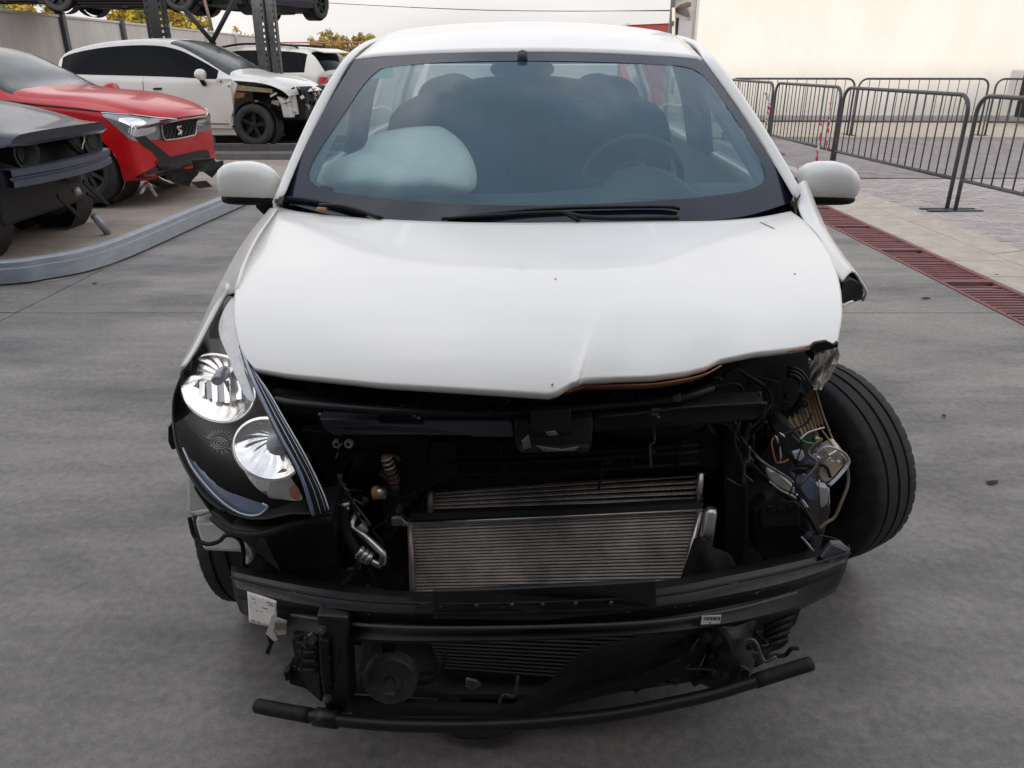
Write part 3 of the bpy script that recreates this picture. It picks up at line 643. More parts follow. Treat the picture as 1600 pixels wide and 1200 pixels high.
# sticker, printed mark, mirror
def onglass(name, uv, m, dY=.008, **k): return mesh(name, [P(u, v, WY(u, v) + dY) for u, v in uv], [tuple(range(len(uv)))], m, car, **k)
onglass('inspection_sticker', [(589, 108), (614, 106), (614, 122), (580, 123)], GREEN, thick=.001)
for i in range(5): onglass('glass_mark', [(502 + i * 4, 289 + i * .8), (504.5 + i * 4, 289 + i * .8), (503.5 + i * 4, 294 + i * .8), (501 + i * 4, 294 + i * .8)], FRIT, -.002, thick=.0005)
v, f = lathe([(.001, -.02), (.8, -.018), (1.0, -.008), (1.0, .008), (.8, .018), (.001, .02)], 28, (0, 0, 0), (0, 1, 0)); cm = P(816, 108, WY(816, 108) + .10)
mesh('interior_mirror', [cm + Vector((p.x * .115, p.y, p.z * .042)) for p in v], f, INTER, car, True)
tube('mirror_stem', [cm, cm + Vector((0, -.05, .05))], .018, INTER, car)
# ---- cowl and wipers
cw = [P3(q) for q in [(440, 318, 2.50), (540, 345, 2.40), (680, 356, 2.31), (830, 358, 2.28), (1000, 356, 2.31), (1150, 346, 2.40), (1243, 322, 2.50)]]
loft('cowl', [[p + Vector((0, .05, .015)) for p in cw], [p + Vector((0, -.02, -.03)) for p in cw], [p + Vector((0, -.12, -.08)) for p in cw], [p + Vector((0, -.12, -.25)) for p in cw]], 30, BLACK, car, mid=2)
def gpt(u, v, d=.02): return P(u, v, WY(u, v) - d)
def wiper(arm, blade, label):
    a = tube('wiper', [gpt(*q, .05) for q in arm], .009, BLACK, car, seg=4, flat=.6); tag(a, label)
    tube('wiper_blade', [gpt(*q, .02) for q in blade], 0.0075, BLACK2, a, seg=4, flat=.7)
wiper([(596, 341), (565, 330), (535, 322), (500, 320)], [(448, 309), (480, 312), (520, 320), (545, 327), (572, 336)], None)
wiper([(905, 345), (880, 331), (905, 338), (960, 341), (1060, 340)], [(690, 342), (760, 335), (830, 328), (890, 325), (960, 323.5), (1040, 323), (1062, 326)], None)
tube('wiper', [gpt(700, 342, .03), gpt(780, 337, .04), gpt(850, 333, .04), gpt(885, 333, .05)], .007, BLACK, car, seg=3)
v, f = boxgeo(P(503, 326, 2.36), (.03, .02, .008)); mesh('leaf_scrap', v, f, mat('orange_scrap', (.55, .25, .09), .7), car, bevel=.002)

# ---- roof, pillars, side of the body
roofF = [P(u, v - 1, WY(u, v) - .004) for u, v, _ in WB[:7]]
def rr(Y, hw, zc, ze): return [Vector((XC + hw * s, Y + .04 * s * s, zc - (zc - ze) * abs(s) ** 2.4)) for s in [-1, -.8, -.5, -.2, 0, .2, .5, .8, 1]]
loft('roof', [roofF, rr(3.35, .610, 1.522, 1.490), rr(3.75, .615, 1.565, 1.530), rr(4.3, .61, 1.590, 1.552), rr(4.85, .57, 1.53, 1.47), rr(4.98, .56, 1.48, 1.43)], 41, WHITE, car, mid=6, thick=.02)
for side in (-1, 1):
    def S(u, v, Y): return (u if side < 0 else 1675 - u, v, Y)
    outer = [P3(S(*q)) for q in [(428, 316, 2.52), (455, 248, 2.68), (489, 172, 2.88), (519, 120, 3.04), (545, 87, 3.22), (574, 67, 3.55), (608, 58, 4.1)]]
    midl = [P3(S(*q)) for q in [(440, 312, 2.45), (473, 236, 2.65), (506, 172, 2.83), (530, 126, 2.97), (551, 92, 3.12), (582, 69, 3.5), (616, 59, 4.1)]]
    if side > 0: # the measured right pillar is not an exact mirror image
        outer = [P3(q) for q in [(1250, 296, 2.52), (1214, 232, 2.70), (1180, 178, 2.86), (1146, 128, 3.02), (1118, 92, 3.20), (1090, 68, 3.55), (1060, 58, 4.1)]]
        midl = [P3(q) for q in [(1243, 312, 2.45), (1205, 249, 2.63), (1168, 191, 2.79), (1132, 138, 2.94), (1101, 95, 3.10), (1081, 70, 3.5), (1052, 59, 4.1)]]
    loft('pillar', [midl, [a.lerp(b, .5) + Vector((side * .004, -.012, .012)) for a, b in zip(midl, outer)], outer, [p + Vector((side * .004, .05, -.02)) for p in outer]], 40, WHITE, car, mid=3, thick=.006)
    edge = [p + Vector((0, .012, -.006)) for p in midl]
    ins = [P3((S(*q) if side < 0 else q)) for q in ([(437, 314, 2.462), (472, 238, 2.665), (505, 176, 2.84), (531, 130, 2.98), (555, 93, 3.10), (588, 71, 3.5), (613, 58, 4.0)] if side < 0 else [(1245, 316, 2.462), (1208, 254, 2.63), (1168, 192, 2.81), (1130, 138, 2.955), (1098, 93, 3.10), (1073, 72, 3.5), (1052, 58, 4.0)])]
    loft('pillar_seal', [edge, [p + Vector((0, .004, .0)) for p in ins]], 30, FRIT, car)
    e0 = outer[0]
    # small black corner trim at the pillar foot
    q = [S(432, 318, 2.43), S(444, 284, 2.54), S(450, 286, 2.54), S(441, 318, 2.42)] if side < 0 else [(1236, 278, 2.54), (1246, 278, 2.55), (1252, 306, 2.47), (1244, 318, 2.43)]
    plate('pillar_trim', q, .02, BLACK, car)
    # body side behind the pillar: rail line, belt, doors, sill
    Ys = [2.52, 2.7, 2.9, 3.1, 3.3, 3.6, 4.0, 4.4, 4.8, 5.0]
    oc = resample(outer, 60)
    def rail(Y):
        if Y >= 4.0: return Vector((XC + side * interp(Y, [4.0, 4.4, 4.8, 5.0], [.675, .67, .64, .62]), Y, interp(Y, [4.0, 4.4, 4.8, 5.0], [1.515, 1.51, 1.46, 1.42])))
        xs = [p.y for p in oc]; return Vector((interp(Y, xs, [p.x for p in oc]), Y, interp(Y, xs, [p.z for p in oc])))
    def belt(Y): return Vector((XC + side * interp(Y, [2.5, 3.2, 4.4, 5.0], [.845, .845, .82, .74]), Y, interp(Y, [2.5, 3.5, 5.0], [.985, 1.01, 1.08])))
    R0 = [rail(Y) for Y in Ys]; B0 = [belt(Y) for Y in Ys]
    def cut(t): return [a.lerp(b, t) + Vector((side * .02 * math.sin(math.pi * t), 0, 0)) for a, b in zip(R0, B0)]
    loft('side_rail', [cut(0), cut(.10)], 30, WHITE, car, thick=.03)
    i0 = 1
    gl = loft('side_window', [cut(.10)[1:6], cut(.5)[1:6], cut(.97)[1:6]], 20, SIDEG, car)
    loft('side_window', [cut(.10)[6:9], cut(.5)[6:9], cut(.97)[6:9]], 20, SIDEG, car)
    loft('centre_pillar', [cut(.08)[5:7], cut(.5)[5:7], cut(.98)[5:7]], 6, BLACK, car, thick=.03)
    loft('rear_pillar', [cut(.08)[8:], cut(.5)[8:], cut(.98)[8:]], 6, WHITE, car, thick=.03)
    D = [cut(.96), B0] + [[Vector((XC + side * interp(z, [.2, .35, .7, 1.0], [.80, .865, .875, .85]) * interp(p.y, [2.5, 4.4, 5.0], [1, .99, .9]), p.y, z)) for p in B0] for z in (.85, .6, .38, .24)]
    loft('body_side', D, 40, WHITE, car, mid=3, thick=.02)
    # inner pillar lining and headliner edge seen through the glass
    loft('pillar_lining', [[p + Vector((-side * .02, .03, -.02)) for p in midl[:6]], [p + Vector((-side * .055, .09, -.03)) for p in midl[:6]]], 24, INTG, car, thick=.01)
# tail of the body
def tail(Y, hw, z): return [Vector((XC + hw * s, Y - .07 * s * s, z)) for s in (-1, -.6, 0, .6, 1)]
loft('tailgate', [tail(5.12, .74, 1.08), tail(5.2, .79, .85), tail(5.22, .80, .55), tail(5.15, .78, .26)], 24, WHITE, car, mid=3, thick=.02)
loft('rear_window', [tail(5.00, .54, 1.46), tail(5.08, .62, 1.25), tail(5.13, .68, 1.08)], 20, SIDEG, car, mid=3)
loft('tailgate_frame', [tail(4.97, .57, 1.50), tail(5.0, .57, 1.45)], 20, WHITE, car, thick=.02)
# ---- cabin
box('cabin_floor', (XC, 3.8, .25), (1.6, 2.6, .06), DEEP, car)
loft('dashboard', [[Vector((XC + x, 2.36 + .16 * abs(x) ** 2, .95)) for x in (-.74, -.4, 0, .4, .74)], [Vector((XC + x, 2.62, .965)) for x in (-.76, -.4, 0, .4, .76)], [Vector((XC + x, 2.86, .965 + (.035 if x > .2 else 0))) for x in (-.76, -.4, 0, .4, .76)], [Vector((XC + x, 2.98, .86)) for x in (-.76, -.4, 0, .4, .76)], [Vector((XC + x, 2.9, .4)) for x in (-.76, -.4, 0, .4, .76)]], 24, INTER, car, mid=4)
hump = []
for j in range(8):
    a = j / 7; hump.append([Vector((XC + .40 + math.cos(R(180 * i / 12)) * .20 * (1 - .25 * a), 2.66 + a * .24, .955 + math.sin(R(180 * i / 12)) * (.02 + .085 * math.sin(a * 1.9)))) for i in range(13)])
surf('instrument_hood', hump, INTER, car)
swc = Vector((XC + .385, 3.02, .985)); swa = Vector((0, .86, .42)).normalized(); sa = Vector((1, 0, 0)); sb = swa.cross(sa)
sw = tube('steering_wheel', [swc + (sa * math.cos(R(10 * k)) + sb * math.sin(R(10 * k))) * .185 for k in range(37)], .016, INTER, car)
v, f = lathe([(.001, .03), (.06, .02), (.075, -.02), (.07, -.05)], 20, swc - swa * .02, -swa); mesh('hub', v, f, INTER, sw, True)
for a in (0, 180, 270): tube('spoke', [swc, swc + (sa * math.cos(R(a)) + sb * math.sin(R(a))) * .18], .017, INTER, sw, flat=.5)
def seat(x, Y, wd, label):
    s = loft('seat', [[Vector((x + q * wd * k, Y + .05 * q * q + yy, z - dz * q * q)) for q in (-1, -.8, -.4, 0, .4, .8, 1)] for z, yy, k, dz in ((.55, -.45, .9, 0), (.58, -.15, 1, 0), (.62, .0, 1, 0), (.9, .08, 1.02, .01), (1.10, .13, .97, .03), (1.18, .16, .84, .05), (1.21, .20, .6, .05))], 24, SEAT, car, mid=4, thick=.09, off=1)
    if label: tag(s, label)
    v, f = lathe([(.001, -.05), (.10, -.045), (.135, -.01), (.135, .03), (.001, .05)], 18, (0, 0, 0), (0, 1, 0)); c = Vector((x, Y + .19, 1.255)); mesh('headrest', [c + Vector((p.x, p.y, p.z * .72)) for p in v], f, SEAT, s, True)
    for d in (-.06, .06): tube('headrest_post', [c + Vector((d, 0, -.03)), c + Vector((d, 0, -.18))], .006, CHROMES, s)
seat(XC - .37, 3.55, .24, None); seat(XC + .37, 3.55, .24, None)
seat(XC - .40, 4.45, .27, None); seat(XC + .40, 4.45, .27, None); rbk = [[Vector((XC + .66 * q * k, 4.66 + .03 * q * q, z - dz * abs(q) ** 3)) for q in (-1, -.85, -.5, 0, .5, .85, 1)] for z, k, dz in ((.5, 1, 0), (.9, 1, 0), (1.2, 1, .05), (1.30, .97, .12), (1.34, .92, .16))]
loft('rear_seat_back', rbk, 30, INTER, car, mid=4, thick=.08)
loft('headliner', [[Vector((XC + x, 3.06, 1.40)) for x in (-.5, 0, .5)], [Vector((XC + x, 4.0, 1.49)) for x in (-.55, 0, .55)], [Vector((XC + x, 4.9, 1.43)) for x in (-.5, 0, .5)]], 12, INTG, car, mid=4)
# blown passenger airbag: a soft, creased cushion pressed up against the glass
ab = [(492, 275), (507, 255), (540, 243), (567, 232), (575, 218), (600, 206), (640, 199), (680, 197), (697, 202), (722, 222), (738, 248), (745, 275), (738, 298), (700, 308), (630, 308), (560, 302), (510, 294)]
loop = resample(catmull([(a, b, 0) for a, b in ab] , 6, True) + [Vector((*ab[0], 0))], 97, False)[:-1]; c = sum(loop, Vector()) / 96; V = []; nr = 12
def abY(u, v, s):
    base = WY(u, v) + .10 + .05 * (300 - v) / 100
    pf = (1 - s ** 2.6)
    y = base + .17 * (1 - pf ** .6)
    y += .010 * math.exp(-(((u - 654) + (v - 250) * .25) / 7) ** 2) * (1 - s) + .006 * math.exp(-((v - 262 + (u - 700) * .9) / 13) ** 2) * math.exp(-((u - 690) / 26) ** 2) + .004 * math.exp(-((v - 236 - (u - 575) * .3) / 12) ** 2) * math.exp(-((u - 580) / 28) ** 2)
    return y + .010 * math.sin(u * .045 + v * .02) * math.sin(v * .06 - u * .012) * (1 - s * .5)
for j in range(nr):
    s = 1 - j / nr
    for p in loop: q = c.lerp(p, s); V.append(P(q.x, q.y, abY(q.x, q.y, s)))
V.append(P(c.x, c.y, abY(c.x, c.y, 0))); n = 96
Fc = [(j * n + i, j * n + (i + 1) % n, (j + 1) * n + (i + 1) % n, (j + 1) * n + i) for j in range(nr - 1) for i in range(n)] + [((nr - 1) * n + i, (nr - 1) * n + (i + 1) % n, nr * n) for i in range(n)]
bk = len(V)
for p in loop: q = c.lerp(p, .92); V.append(P(q.x, q.y, abY(q.x, q.y, 1) + .14))
Fc += [(i, (i + 1) % n, bk + (i + 1) % n, bk + i) for i in range(n)] + [tuple(range(bk, bk + n))]
mesh('airbag', V, Fc, FABRIC, car, True)

# ---- wing mirrors
def wing(side, cx, cy, Y, label):
    """rounded shell: rings across x, wider outboard edge rounded, tilted up slightly"""
    c = P(cx, cy, Y); V = []; n = 24
    xs = [-.115, -.108, -.09, -.06, -.02, .03, .065, .085, .094, .096]; hz = [.004, .035, .054, .068, .074, .072, .064, .05, .028, .004]; cz = [-.012, -.012, -.008, -.002, .002, .003, .002, 0, 0, 0]
    for x, h, z in zip(xs, hz, cz):
        for k in range(n):
            a = 2 * math.pi * k / n; ca, sa_ = math.cos(a), math.sin(a); e = .75
            V.append(c + Vector((x * -side * -1 * 1.0, (abs(ca) ** e) * (1 if ca > 0 else -1) * h * .95, (abs(sa_) ** e) * (1 if sa_ > 0 else -1) * h * .92 + z)))
    Fc = [(j * n + i, j * n + (i + 1) % n, (j + 1) * n + (i + 1) % n, (j + 1) * n + i) for j in range(len(xs) - 1) for i in range(n)] + [tuple(range(n)), tuple(range((len(xs) - 1) * n, len(xs) * n))]
    if side > 0: V = [Vector((2 * c.x - p.x, p.y, p.z)) for p in V]
    o = mesh('wing_mirror', V, Fc, WHITE, car, True)
    V2 = [c + Vector((p.x - c.x, 0, 0)) * .92 + Vector((0, (p.y - c.y) * .9, (p.z - c.z) * .35 - .050)) for p in V]
    mesh('lower_cover', V2, Fc, BLACK, o, True)
    box('mirror_glass', c + Vector((0, .069, 0)), (.15, .006, .09), CHROMES, o, bevel=.003)
    s = side
    prm = [c + Vector((-s * .05, -.05, -.060)), c + Vector((-s * .10, .0, -.05)), c + Vector((-s * .145, .06, -.10)), c + Vector((-s * .13, .06, -.20)), c + Vector((-s * .09, .01, -.17)), c + Vector((-s * .02, -.03, -.075))]
    v, f = prismgeo(prm, (-s * .02, .07, .01)); mesh('mirror_foot', v, f, BLACK, o, bevel=.01)
    return o
wing(-1, 386, 285, 2.68, None); wing(1, 1289, 285, 2.68, None)

# ---- left fender (viewer's left)
A = [(433, 322, 2.44), (404, 362, 2.13), (384, 400, 1.96), (370, 440, 1.82), (365, 453, 1.80)]
Bm = [(424, 325, 2.52), (392, 368, 2.26), (366, 412, 2.10), (350, 442, 2.02), (347, 470, 1.93)]
S_ = [(420, 330, 2.60), (383, 376, 2.40), (352, 428, 2.22), (322, 490, 2.04), (296, 553, 1.86)]
l3 = [P3(q) for q in S_]
loft('front_fender', [[P3(q) + Vector((0, .004, -.006)) for q in A], [P3(q) for q in Bm], l3, [p + Vector((-.002, .06, -.06)) for p in l3], [p + Vector((.006, .10, -.16)) for p in l3]], 40, WHITE, car, mid=5, thick=.004)
lo_ = [p + Vector((.006, .10, -.16)) for p in l3]
loft('front_fender', [lo_, [Vector((p.x, p.y, .45)) for p in lo_], [Vector((p.x + .02, p.y, .3)) for p in lo_]][:2], 20, WHITE, car, thick=.004)
# strip of fender ahead of the arch beside the lamp
loft('fender_edge', [[P3(q) for q in [(366, 450, 1.90), (350, 471, 1.90), (330, 507, 1.84), (308, 548, 1.76), (289, 575, 1.70)]], [P3(q) for q in [(352, 440, 2.02), (336, 470, 2.0), (317, 508, 1.93), (299, 546, 1.84), (283, 576, 1.76)]]], 20, WHITE, car, thick=.006)
# right fender: torn off at the front, rear end curling outwards
fa = [(1243, 292, 2.55), (1250, 330, 2.40), (1275, 372, 2.22), (1300, 415, 2.08), (1316, 440, 2.02)]
fb = [(1255, 282, 2.58), (1270, 320, 2.46), (1290, 362, 2.30), (1313, 398, 2.17), (1334, 424, 2.09)]
fc = [(1262, 286, 2.62), (1279, 330, 2.52), (1296, 368, 2.38), (1322, 405, 2.24), (1351, 452, 2.10)]
fl = [P3(q) for q in fc]
fn = loft('front_fender', [[P3(q) for q in fa], [P3(q) for q in fb], fl, [p + Vector((-.004, .04, -.03)) for p in fl]], 30, WHITE, car, mid=5, thick=.005); tag(fn, 'torn white front fender curling away from the bonnet')
ri = [P3(q) for q in [(1316, 441, 2.02), (1330, 436, 2.05), (1342, 441, 2.08), (1351, 453, 2.11), (1347, 468, 2.12), (1330, 474, 2.10), (1314, 474, 2.06)]]
v, f = prismgeo(ri, (-.02, .22, .03)); mesh('arch_liner', v, f, DEEP, car, bevel=.002)
tube('torn_edge', [P3(q) + Vector((0, -.004, 0)) for q in [(1322, 408, 2.2), (1338, 430, 2.12), (1352, 454, 2.09), (1347, 469, 2.10)]], .004, WHITE2, car, seg=4)
tube('torn_edge', [P3(q) for q in [(1314, 480, 1.98), (1324, 474, 2.0), (1332, 471, 2.02)]], .004, WHITE2, car, seg=3)

# ================================================================== FRONT END OF THE WRECK
# ---- left headlight: housing, bezel, reflectors, lens
LY = fitY([(366, 452, 1.90), (332, 508, 1.83), (290, 572, 1.72), (270, 640, 1.60), (276, 700, 1.50), (312, 765, 1.39), (370, 806, 1.30), (430, 803, 1.255), (510, 800, 1.23), (470, 722, 1.27), (430, 652, 1.34), (397, 592, 1.44), (374, 525, 1.62), (340, 620, 1.50), (390, 700, 1.34)])
lens_o = [(367, 452), (352, 468), (332, 505), (308, 548), (287, 578), (272, 612), (268, 645), (273, 690), (290, 732), (315, 770), (345, 796), (380, 810), (415, 812), (455, 804), (488, 802), (480, 770), (458, 722), (432, 672), (408, 622), (392, 588), (380, 555), (374, 520), (369, 485)]
hl = polyskin('headlight', [(u + (4 if u < 330 else -2), v) for u, v in lens_o], LY, BEZEL, car, dY=.088, rings=5, n=80)
tag(hl, 'whole halogen headlight left in place')
polyskin('lens', lens_o, LY, LENS, hl, rings=6, n=90, bulge=.012)
# housing wall between lens and back
lp = resample(catmull([(a, b, 0) for a, b in lens_o], 6, True) + [Vector((*lens_o[0], 0))], 91, False)
surf('housing', [[P(p.x, p.y, LY(p.x, p.y) + .002) for p in lp], [P(p.x, p.y, LY(p.x, p.y) + .09) + Vector((.012, 0, 0)) for p in lp]], BEZEL, hl, thick=.004)
def topx(p):
    x, y, z = p.x, p.y, p.z - CAM_H; cz = y * CP - z * SP; cy = y * SP + z * CP; return 800 + FPX * x / cz, 600 - FPX * cy / cz
def follow(p, u0, v0):
    u, v = topx(p); u = min(u, interp(v, [540, 585, 628, 684, 742, 806], [380, 396, 416, 444, 474, 494])); return P(u, v, p.y + LY(u, v) - LY(u0, v0))   # the lamp is raked back: its parts follow the rake
def lamp_bowl(name, u, v, r, depth, ax, fl, m, ringm, ell=1.0, n=72):
    c = P(u, v, LY(u, v) + .028); ax = Vector(ax).normalized(); prof = []
    pr = [(1.0, 0), (.97, -.004), (.88, -depth * .35), (.7, -depth * .68), (.45, -depth * .88), (.2, -depth), (.02, -depth)]
    vv, ff = lathe([(r * a, b) for a, b in pr], n, c, ax, (0, 0, 1))
    for i, p in enumerate(vv):  # pressed flutes in the reflector
        k = i % n; ring = i // n
        if 1 < ring < 5: vv[i] = p + ax * (fl * (1 if (k // 2) % 2 else -1))
    o = mesh(name, [follow(p, u, v) for p in vv], ff, m, hl, True)
    v2, f2 = lathe([(r * 1.0, -.012), (r * 1.07, -.004), (r * 1.06, .004), (r * 1.0, .003)], n, c, ax, (0, 0, 1)); mesh('trim_ring', [follow(p, u, v) for p in v2], f2, ringm, hl, True)
    return c, ax
c, ax = lamp_bowl('reflector', 340, 607, .079, .055, (.02, -1, .0), .0022, CHROME, CHROMES)
# inner facets: tall mirrored flutes across the middle
b1 = ax.cross(Vector((0, 0, 1))).normalized(); b2 = b1.cross(ax).normalized()
for k in range(9):
    x = (-4 + k) * .0135 + .006; h = math.sqrt(max(.0001, .060 ** 2 - x * x)); 
    q = [c - ax * .030 + b1 * (x - .0062) - b2 * h * .78, c - ax * .030 + b1 * (x + .0062) - b2 * h * .78, c - ax * .043 + b1 * (x + .0062) + b2 * h * .05, c - ax * .043 + b1 * (x - .0062) + b2 * h * .05]
    q = [p + ax * (.006 if k % 2 else 0) for p in q]; v, f = prismgeo(q, -ax * .004 + b1 * .002); v = [follow(p, 338, 606) for p in v]; mesh('reflector_flute', v, f, CHROMES if k % 2 else LAMPG, hl, bevel=.002)
v, f = lathe([(.001, .02), (.012, .018), (.015, -.02), (.012, -.04)], 16, c - ax * .02 + b2 * .018, ax); mesh('bulb_cap', v, f, LAMPG, hl, True)
c2, ax2 = lamp_bowl('reflector', 420, 702, .066, .05, (.02, -1, .0), .0012, CHROME, CHROMES)
v, f = lathe([(.001, .012), (.02, .008), (.024, -.01), (.02, -.035)], 20, c2 - ax2 * .02 + Vector((.012, 0, 0)), ax2); mesh('bulb_cap', v, f, SHARD, hl, True)
# lower reflector skirt and indicator
polyskin('reflector_skirt', [(372, 712), (392, 735), (420, 740), (446, 730), (468, 768), (470, 782), (430, 778), (405, 766), (385, 742)], LY, CHROME, hl, dY=.05, rings=4, n=40)
polyskin('indicator_bowl', [(424, 752), (436, 736), (446, 732), (458, 752), (470, 776), (448, 780), (418, 776)], LY, ALU, hl, dY=.04, rings=3, n=30)
polyskin('indicator_bulb', [(452, 764), (462, 758), (470, 772), (468, 782), (456, 778)], LY, AMBER, hl, dY=.034, rings=3, n=20)
polyskin('chrome_blade', [(370, 462), (374, 500), (378, 545), (385, 590), (396, 618), (398, 630), (384, 620), (370, 592), (356, 556), (342, 520), (346, 492), (360, 468)], LY, SHARD, hl, dY=.022, rings=3, n=40)
# etched side light: rings and rays
e = P(343, 692, LY(343, 692) + .045)
for r in (.0045, .009, .0135): tube('side_light_ring', [follow(e + Vector((math.cos(R(20 * k)) * r * 1.3, -.002, math.sin(R(20 * k)) * r)), 343, 692) for k in range(19)], .0009, LAMPG, hl, n=5)
for k in range(11):
    a = R(20 + k * 13); tube('side_light_ray', [follow(e + Vector((math.cos(a) * .019, -.001, math.sin(a) * .018)), 343, 692), follow(e + Vector((math.cos(a) * .034, 0, math.sin(a) * .034)), 343, 692)], .0011, LAMPG, hl, n=5)
for k in range(6):
    a = R(200 + k * 25); tube('side_light_ray', [follow(e + Vector((math.cos(a) * .018, -.001, math.sin(a) * .018)), 343, 692), follow(e + Vector((math.cos(a) * .030, 0, math.sin(a) * .030)), 343, 692)], .0008, LAMPG, hl, n=5)
# lower clear strip with its bright edge
polyskin('light_strip', [(288, 704), (300, 724), (330, 752), (372, 776), (413, 788), (418, 793), (402, 806), (382, 806), (348, 790), (318, 762), (296, 728)], LY, CLEARP, hl, dY=.018, rings=4, n=50)
tube('strip_edge', [P(u, v, LY(u, v) + .008) for u, v in [(286, 700), (300, 730), (325, 762), (352, 788), (378, 803), (402, 805), (418, 793), (410, 787)]], .0022, SHARD, hl, seg=4, n=6)
tube('lens_edge', [P(u, v, LY(u, v) - .002) for u, v in [(270, 660), (277, 700), (294, 738), (322, 778), (352, 800)]], .003, BEZEL, hl, seg=4)
# rubber lens flange with worn ribs on the inboard side
fa = [(376, 540, 1.58), (392, 585, 1.45), (412, 628, 1.37), (440, 684, 1.30), (470, 742, 1.25), (490, 806, 1.225)]
fb = [(392, 574, 1.49), (420, 612, 1.41), (445, 655, 1.335), (478, 712, 1.275), (505, 768, 1.245), (515, 796, 1.235)]
L0, L1 = [P3(q) for q in fa], [P3(q) for q in fb]
fg = loft('lens_flange', [L0, [a.lerp(b, .5) + Vector((0, -.004, .002)) for a, b in zip(L0, L1)], L1], 40, BEZEL, hl, mid=5, thick=.006); fg.data.materials[0] = FLANGE
for t, rad, m_ in ((.03, .0036, CLEARP), (.12, .0012, SHARD), (.34, .0018, BLACK2), (.52, .0014, LAMPG), (.66, .0018, BLACK2), (.80, .0012, LAMPG), (.97, .0017, SHARD)):
    tube('flange_rib', [a.lerp(b, t) + Vector((0, -.005 * math.sin(math.pi * t) - .002, .002)) for a, b in zip(L0, L1)], rad, m_, hl, seg=5, n=6)
# black carrier below the lamp
plate('lamp_carrier', [(300, 760, 1.45), (330, 800, 1.40), (362, 824, 1.34), (410, 828, 1.29), (470, 810, 1.26), (520, 803, 1.26), (528, 880, 1.33), (520, 925, 1.34), (440, 890, 1.34), (398, 862, 1.36), (372, 838, 1.38), (335, 812, 1.43)], .10, BLACK, car, bevel=.006)
tube('lamp_carrier', [P3(q) for q in [(333, 810, 1.40), (362, 830, 1.34), (410, 834, 1.29), (470, 816, 1.265), (518, 812, 1.26)]], .008, BLACK2, car, seg=5)
pl2('side_clip', [(262, 668), (270, 660), (278, 668), (280, 700), (268, 704), (262, 690)], 1.62, .04, BLACK2, car)
# washer bottle, cable and hidden left wheel
plate('washer_bottle', [(290, 738, 1.53), (305, 742, 1.52), (335, 790, 1.50), (346, 803, 1.49), (312, 811, 1.51), (289, 806, 1.52)], .04, TANK, car, bevel=.012)
plate('washer_bottle', [(302, 813, 1.53), (350, 812, 1.50), (376, 832, 1.47), (392, 862, 1.45), (398, 876, 1.45), (382, 890, 1.45), (376, 866, 1.46), (317, 863, 1.51)], .04, TANK, car, bevel=.012)
tube('cable', [P3(q) for q in [(296, 808, 1.50), (304, 838, 1.48), (322, 850, 1.46), (342, 846, 1.45), (354, 836, 1.43), (374, 842, 1.42), (380, 860, 1.42), (380, 884, 1.42)]], .005, BLACK2, car, seg=5)
wheel(car, (-.668, 1.865, .31), .31, .19, (-1, .06, 0), 'star', n=48, rimmat=ALUD)
# ---- engine bay: dark lumps that fill it
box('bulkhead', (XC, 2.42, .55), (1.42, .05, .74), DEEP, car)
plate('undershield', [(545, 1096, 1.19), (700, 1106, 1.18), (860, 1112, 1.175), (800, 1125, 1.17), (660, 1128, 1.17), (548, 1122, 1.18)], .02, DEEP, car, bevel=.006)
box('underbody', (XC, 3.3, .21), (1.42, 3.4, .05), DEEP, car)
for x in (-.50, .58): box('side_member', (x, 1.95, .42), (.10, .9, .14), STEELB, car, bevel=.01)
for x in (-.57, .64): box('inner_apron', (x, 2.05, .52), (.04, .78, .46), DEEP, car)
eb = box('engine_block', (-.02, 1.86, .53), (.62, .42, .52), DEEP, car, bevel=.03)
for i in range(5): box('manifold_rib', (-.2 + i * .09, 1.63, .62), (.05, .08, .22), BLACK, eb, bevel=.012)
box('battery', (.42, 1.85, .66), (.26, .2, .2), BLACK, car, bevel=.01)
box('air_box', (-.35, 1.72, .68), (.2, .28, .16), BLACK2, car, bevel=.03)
v, f = lathe([(.001, 0), (.07, 0), (.075, -.02), (.075, -.1), (.06, -.12)], 24, (-.52, 2.05, .86), (0, 0, 1)); mesh('strut_top', v, f, STEELB, car, True)
tube('intake_hose', [(-.5, 1.5, .73), (-.40, 1.46, .74), (-.2, 1.5, .73), (.0, 1.6, .72)], .035, BLACK, car, seg=5, n=14)
tube('coolant_hose', [(.1, 1.52, .70), (.25, 1.46, .69), (.42, 1.5, .66), (.5, 1.6, .5)], .022, BLACK2, car, seg=5, n=12)
tube('bonnet_stay', [P3(q) for q in [(640, 612, 1.42), (760, 622, 1.42), (880, 625, 1.40), (960, 622, 1.40)]], .004, STEELB, car, seg=4)
pl2('white_cap', [(474, 592), (500, 598), (494, 616), (482, 616)], 1.52, .03, mat('dim_grey_cap', (.06, .06, .06), .5), car)
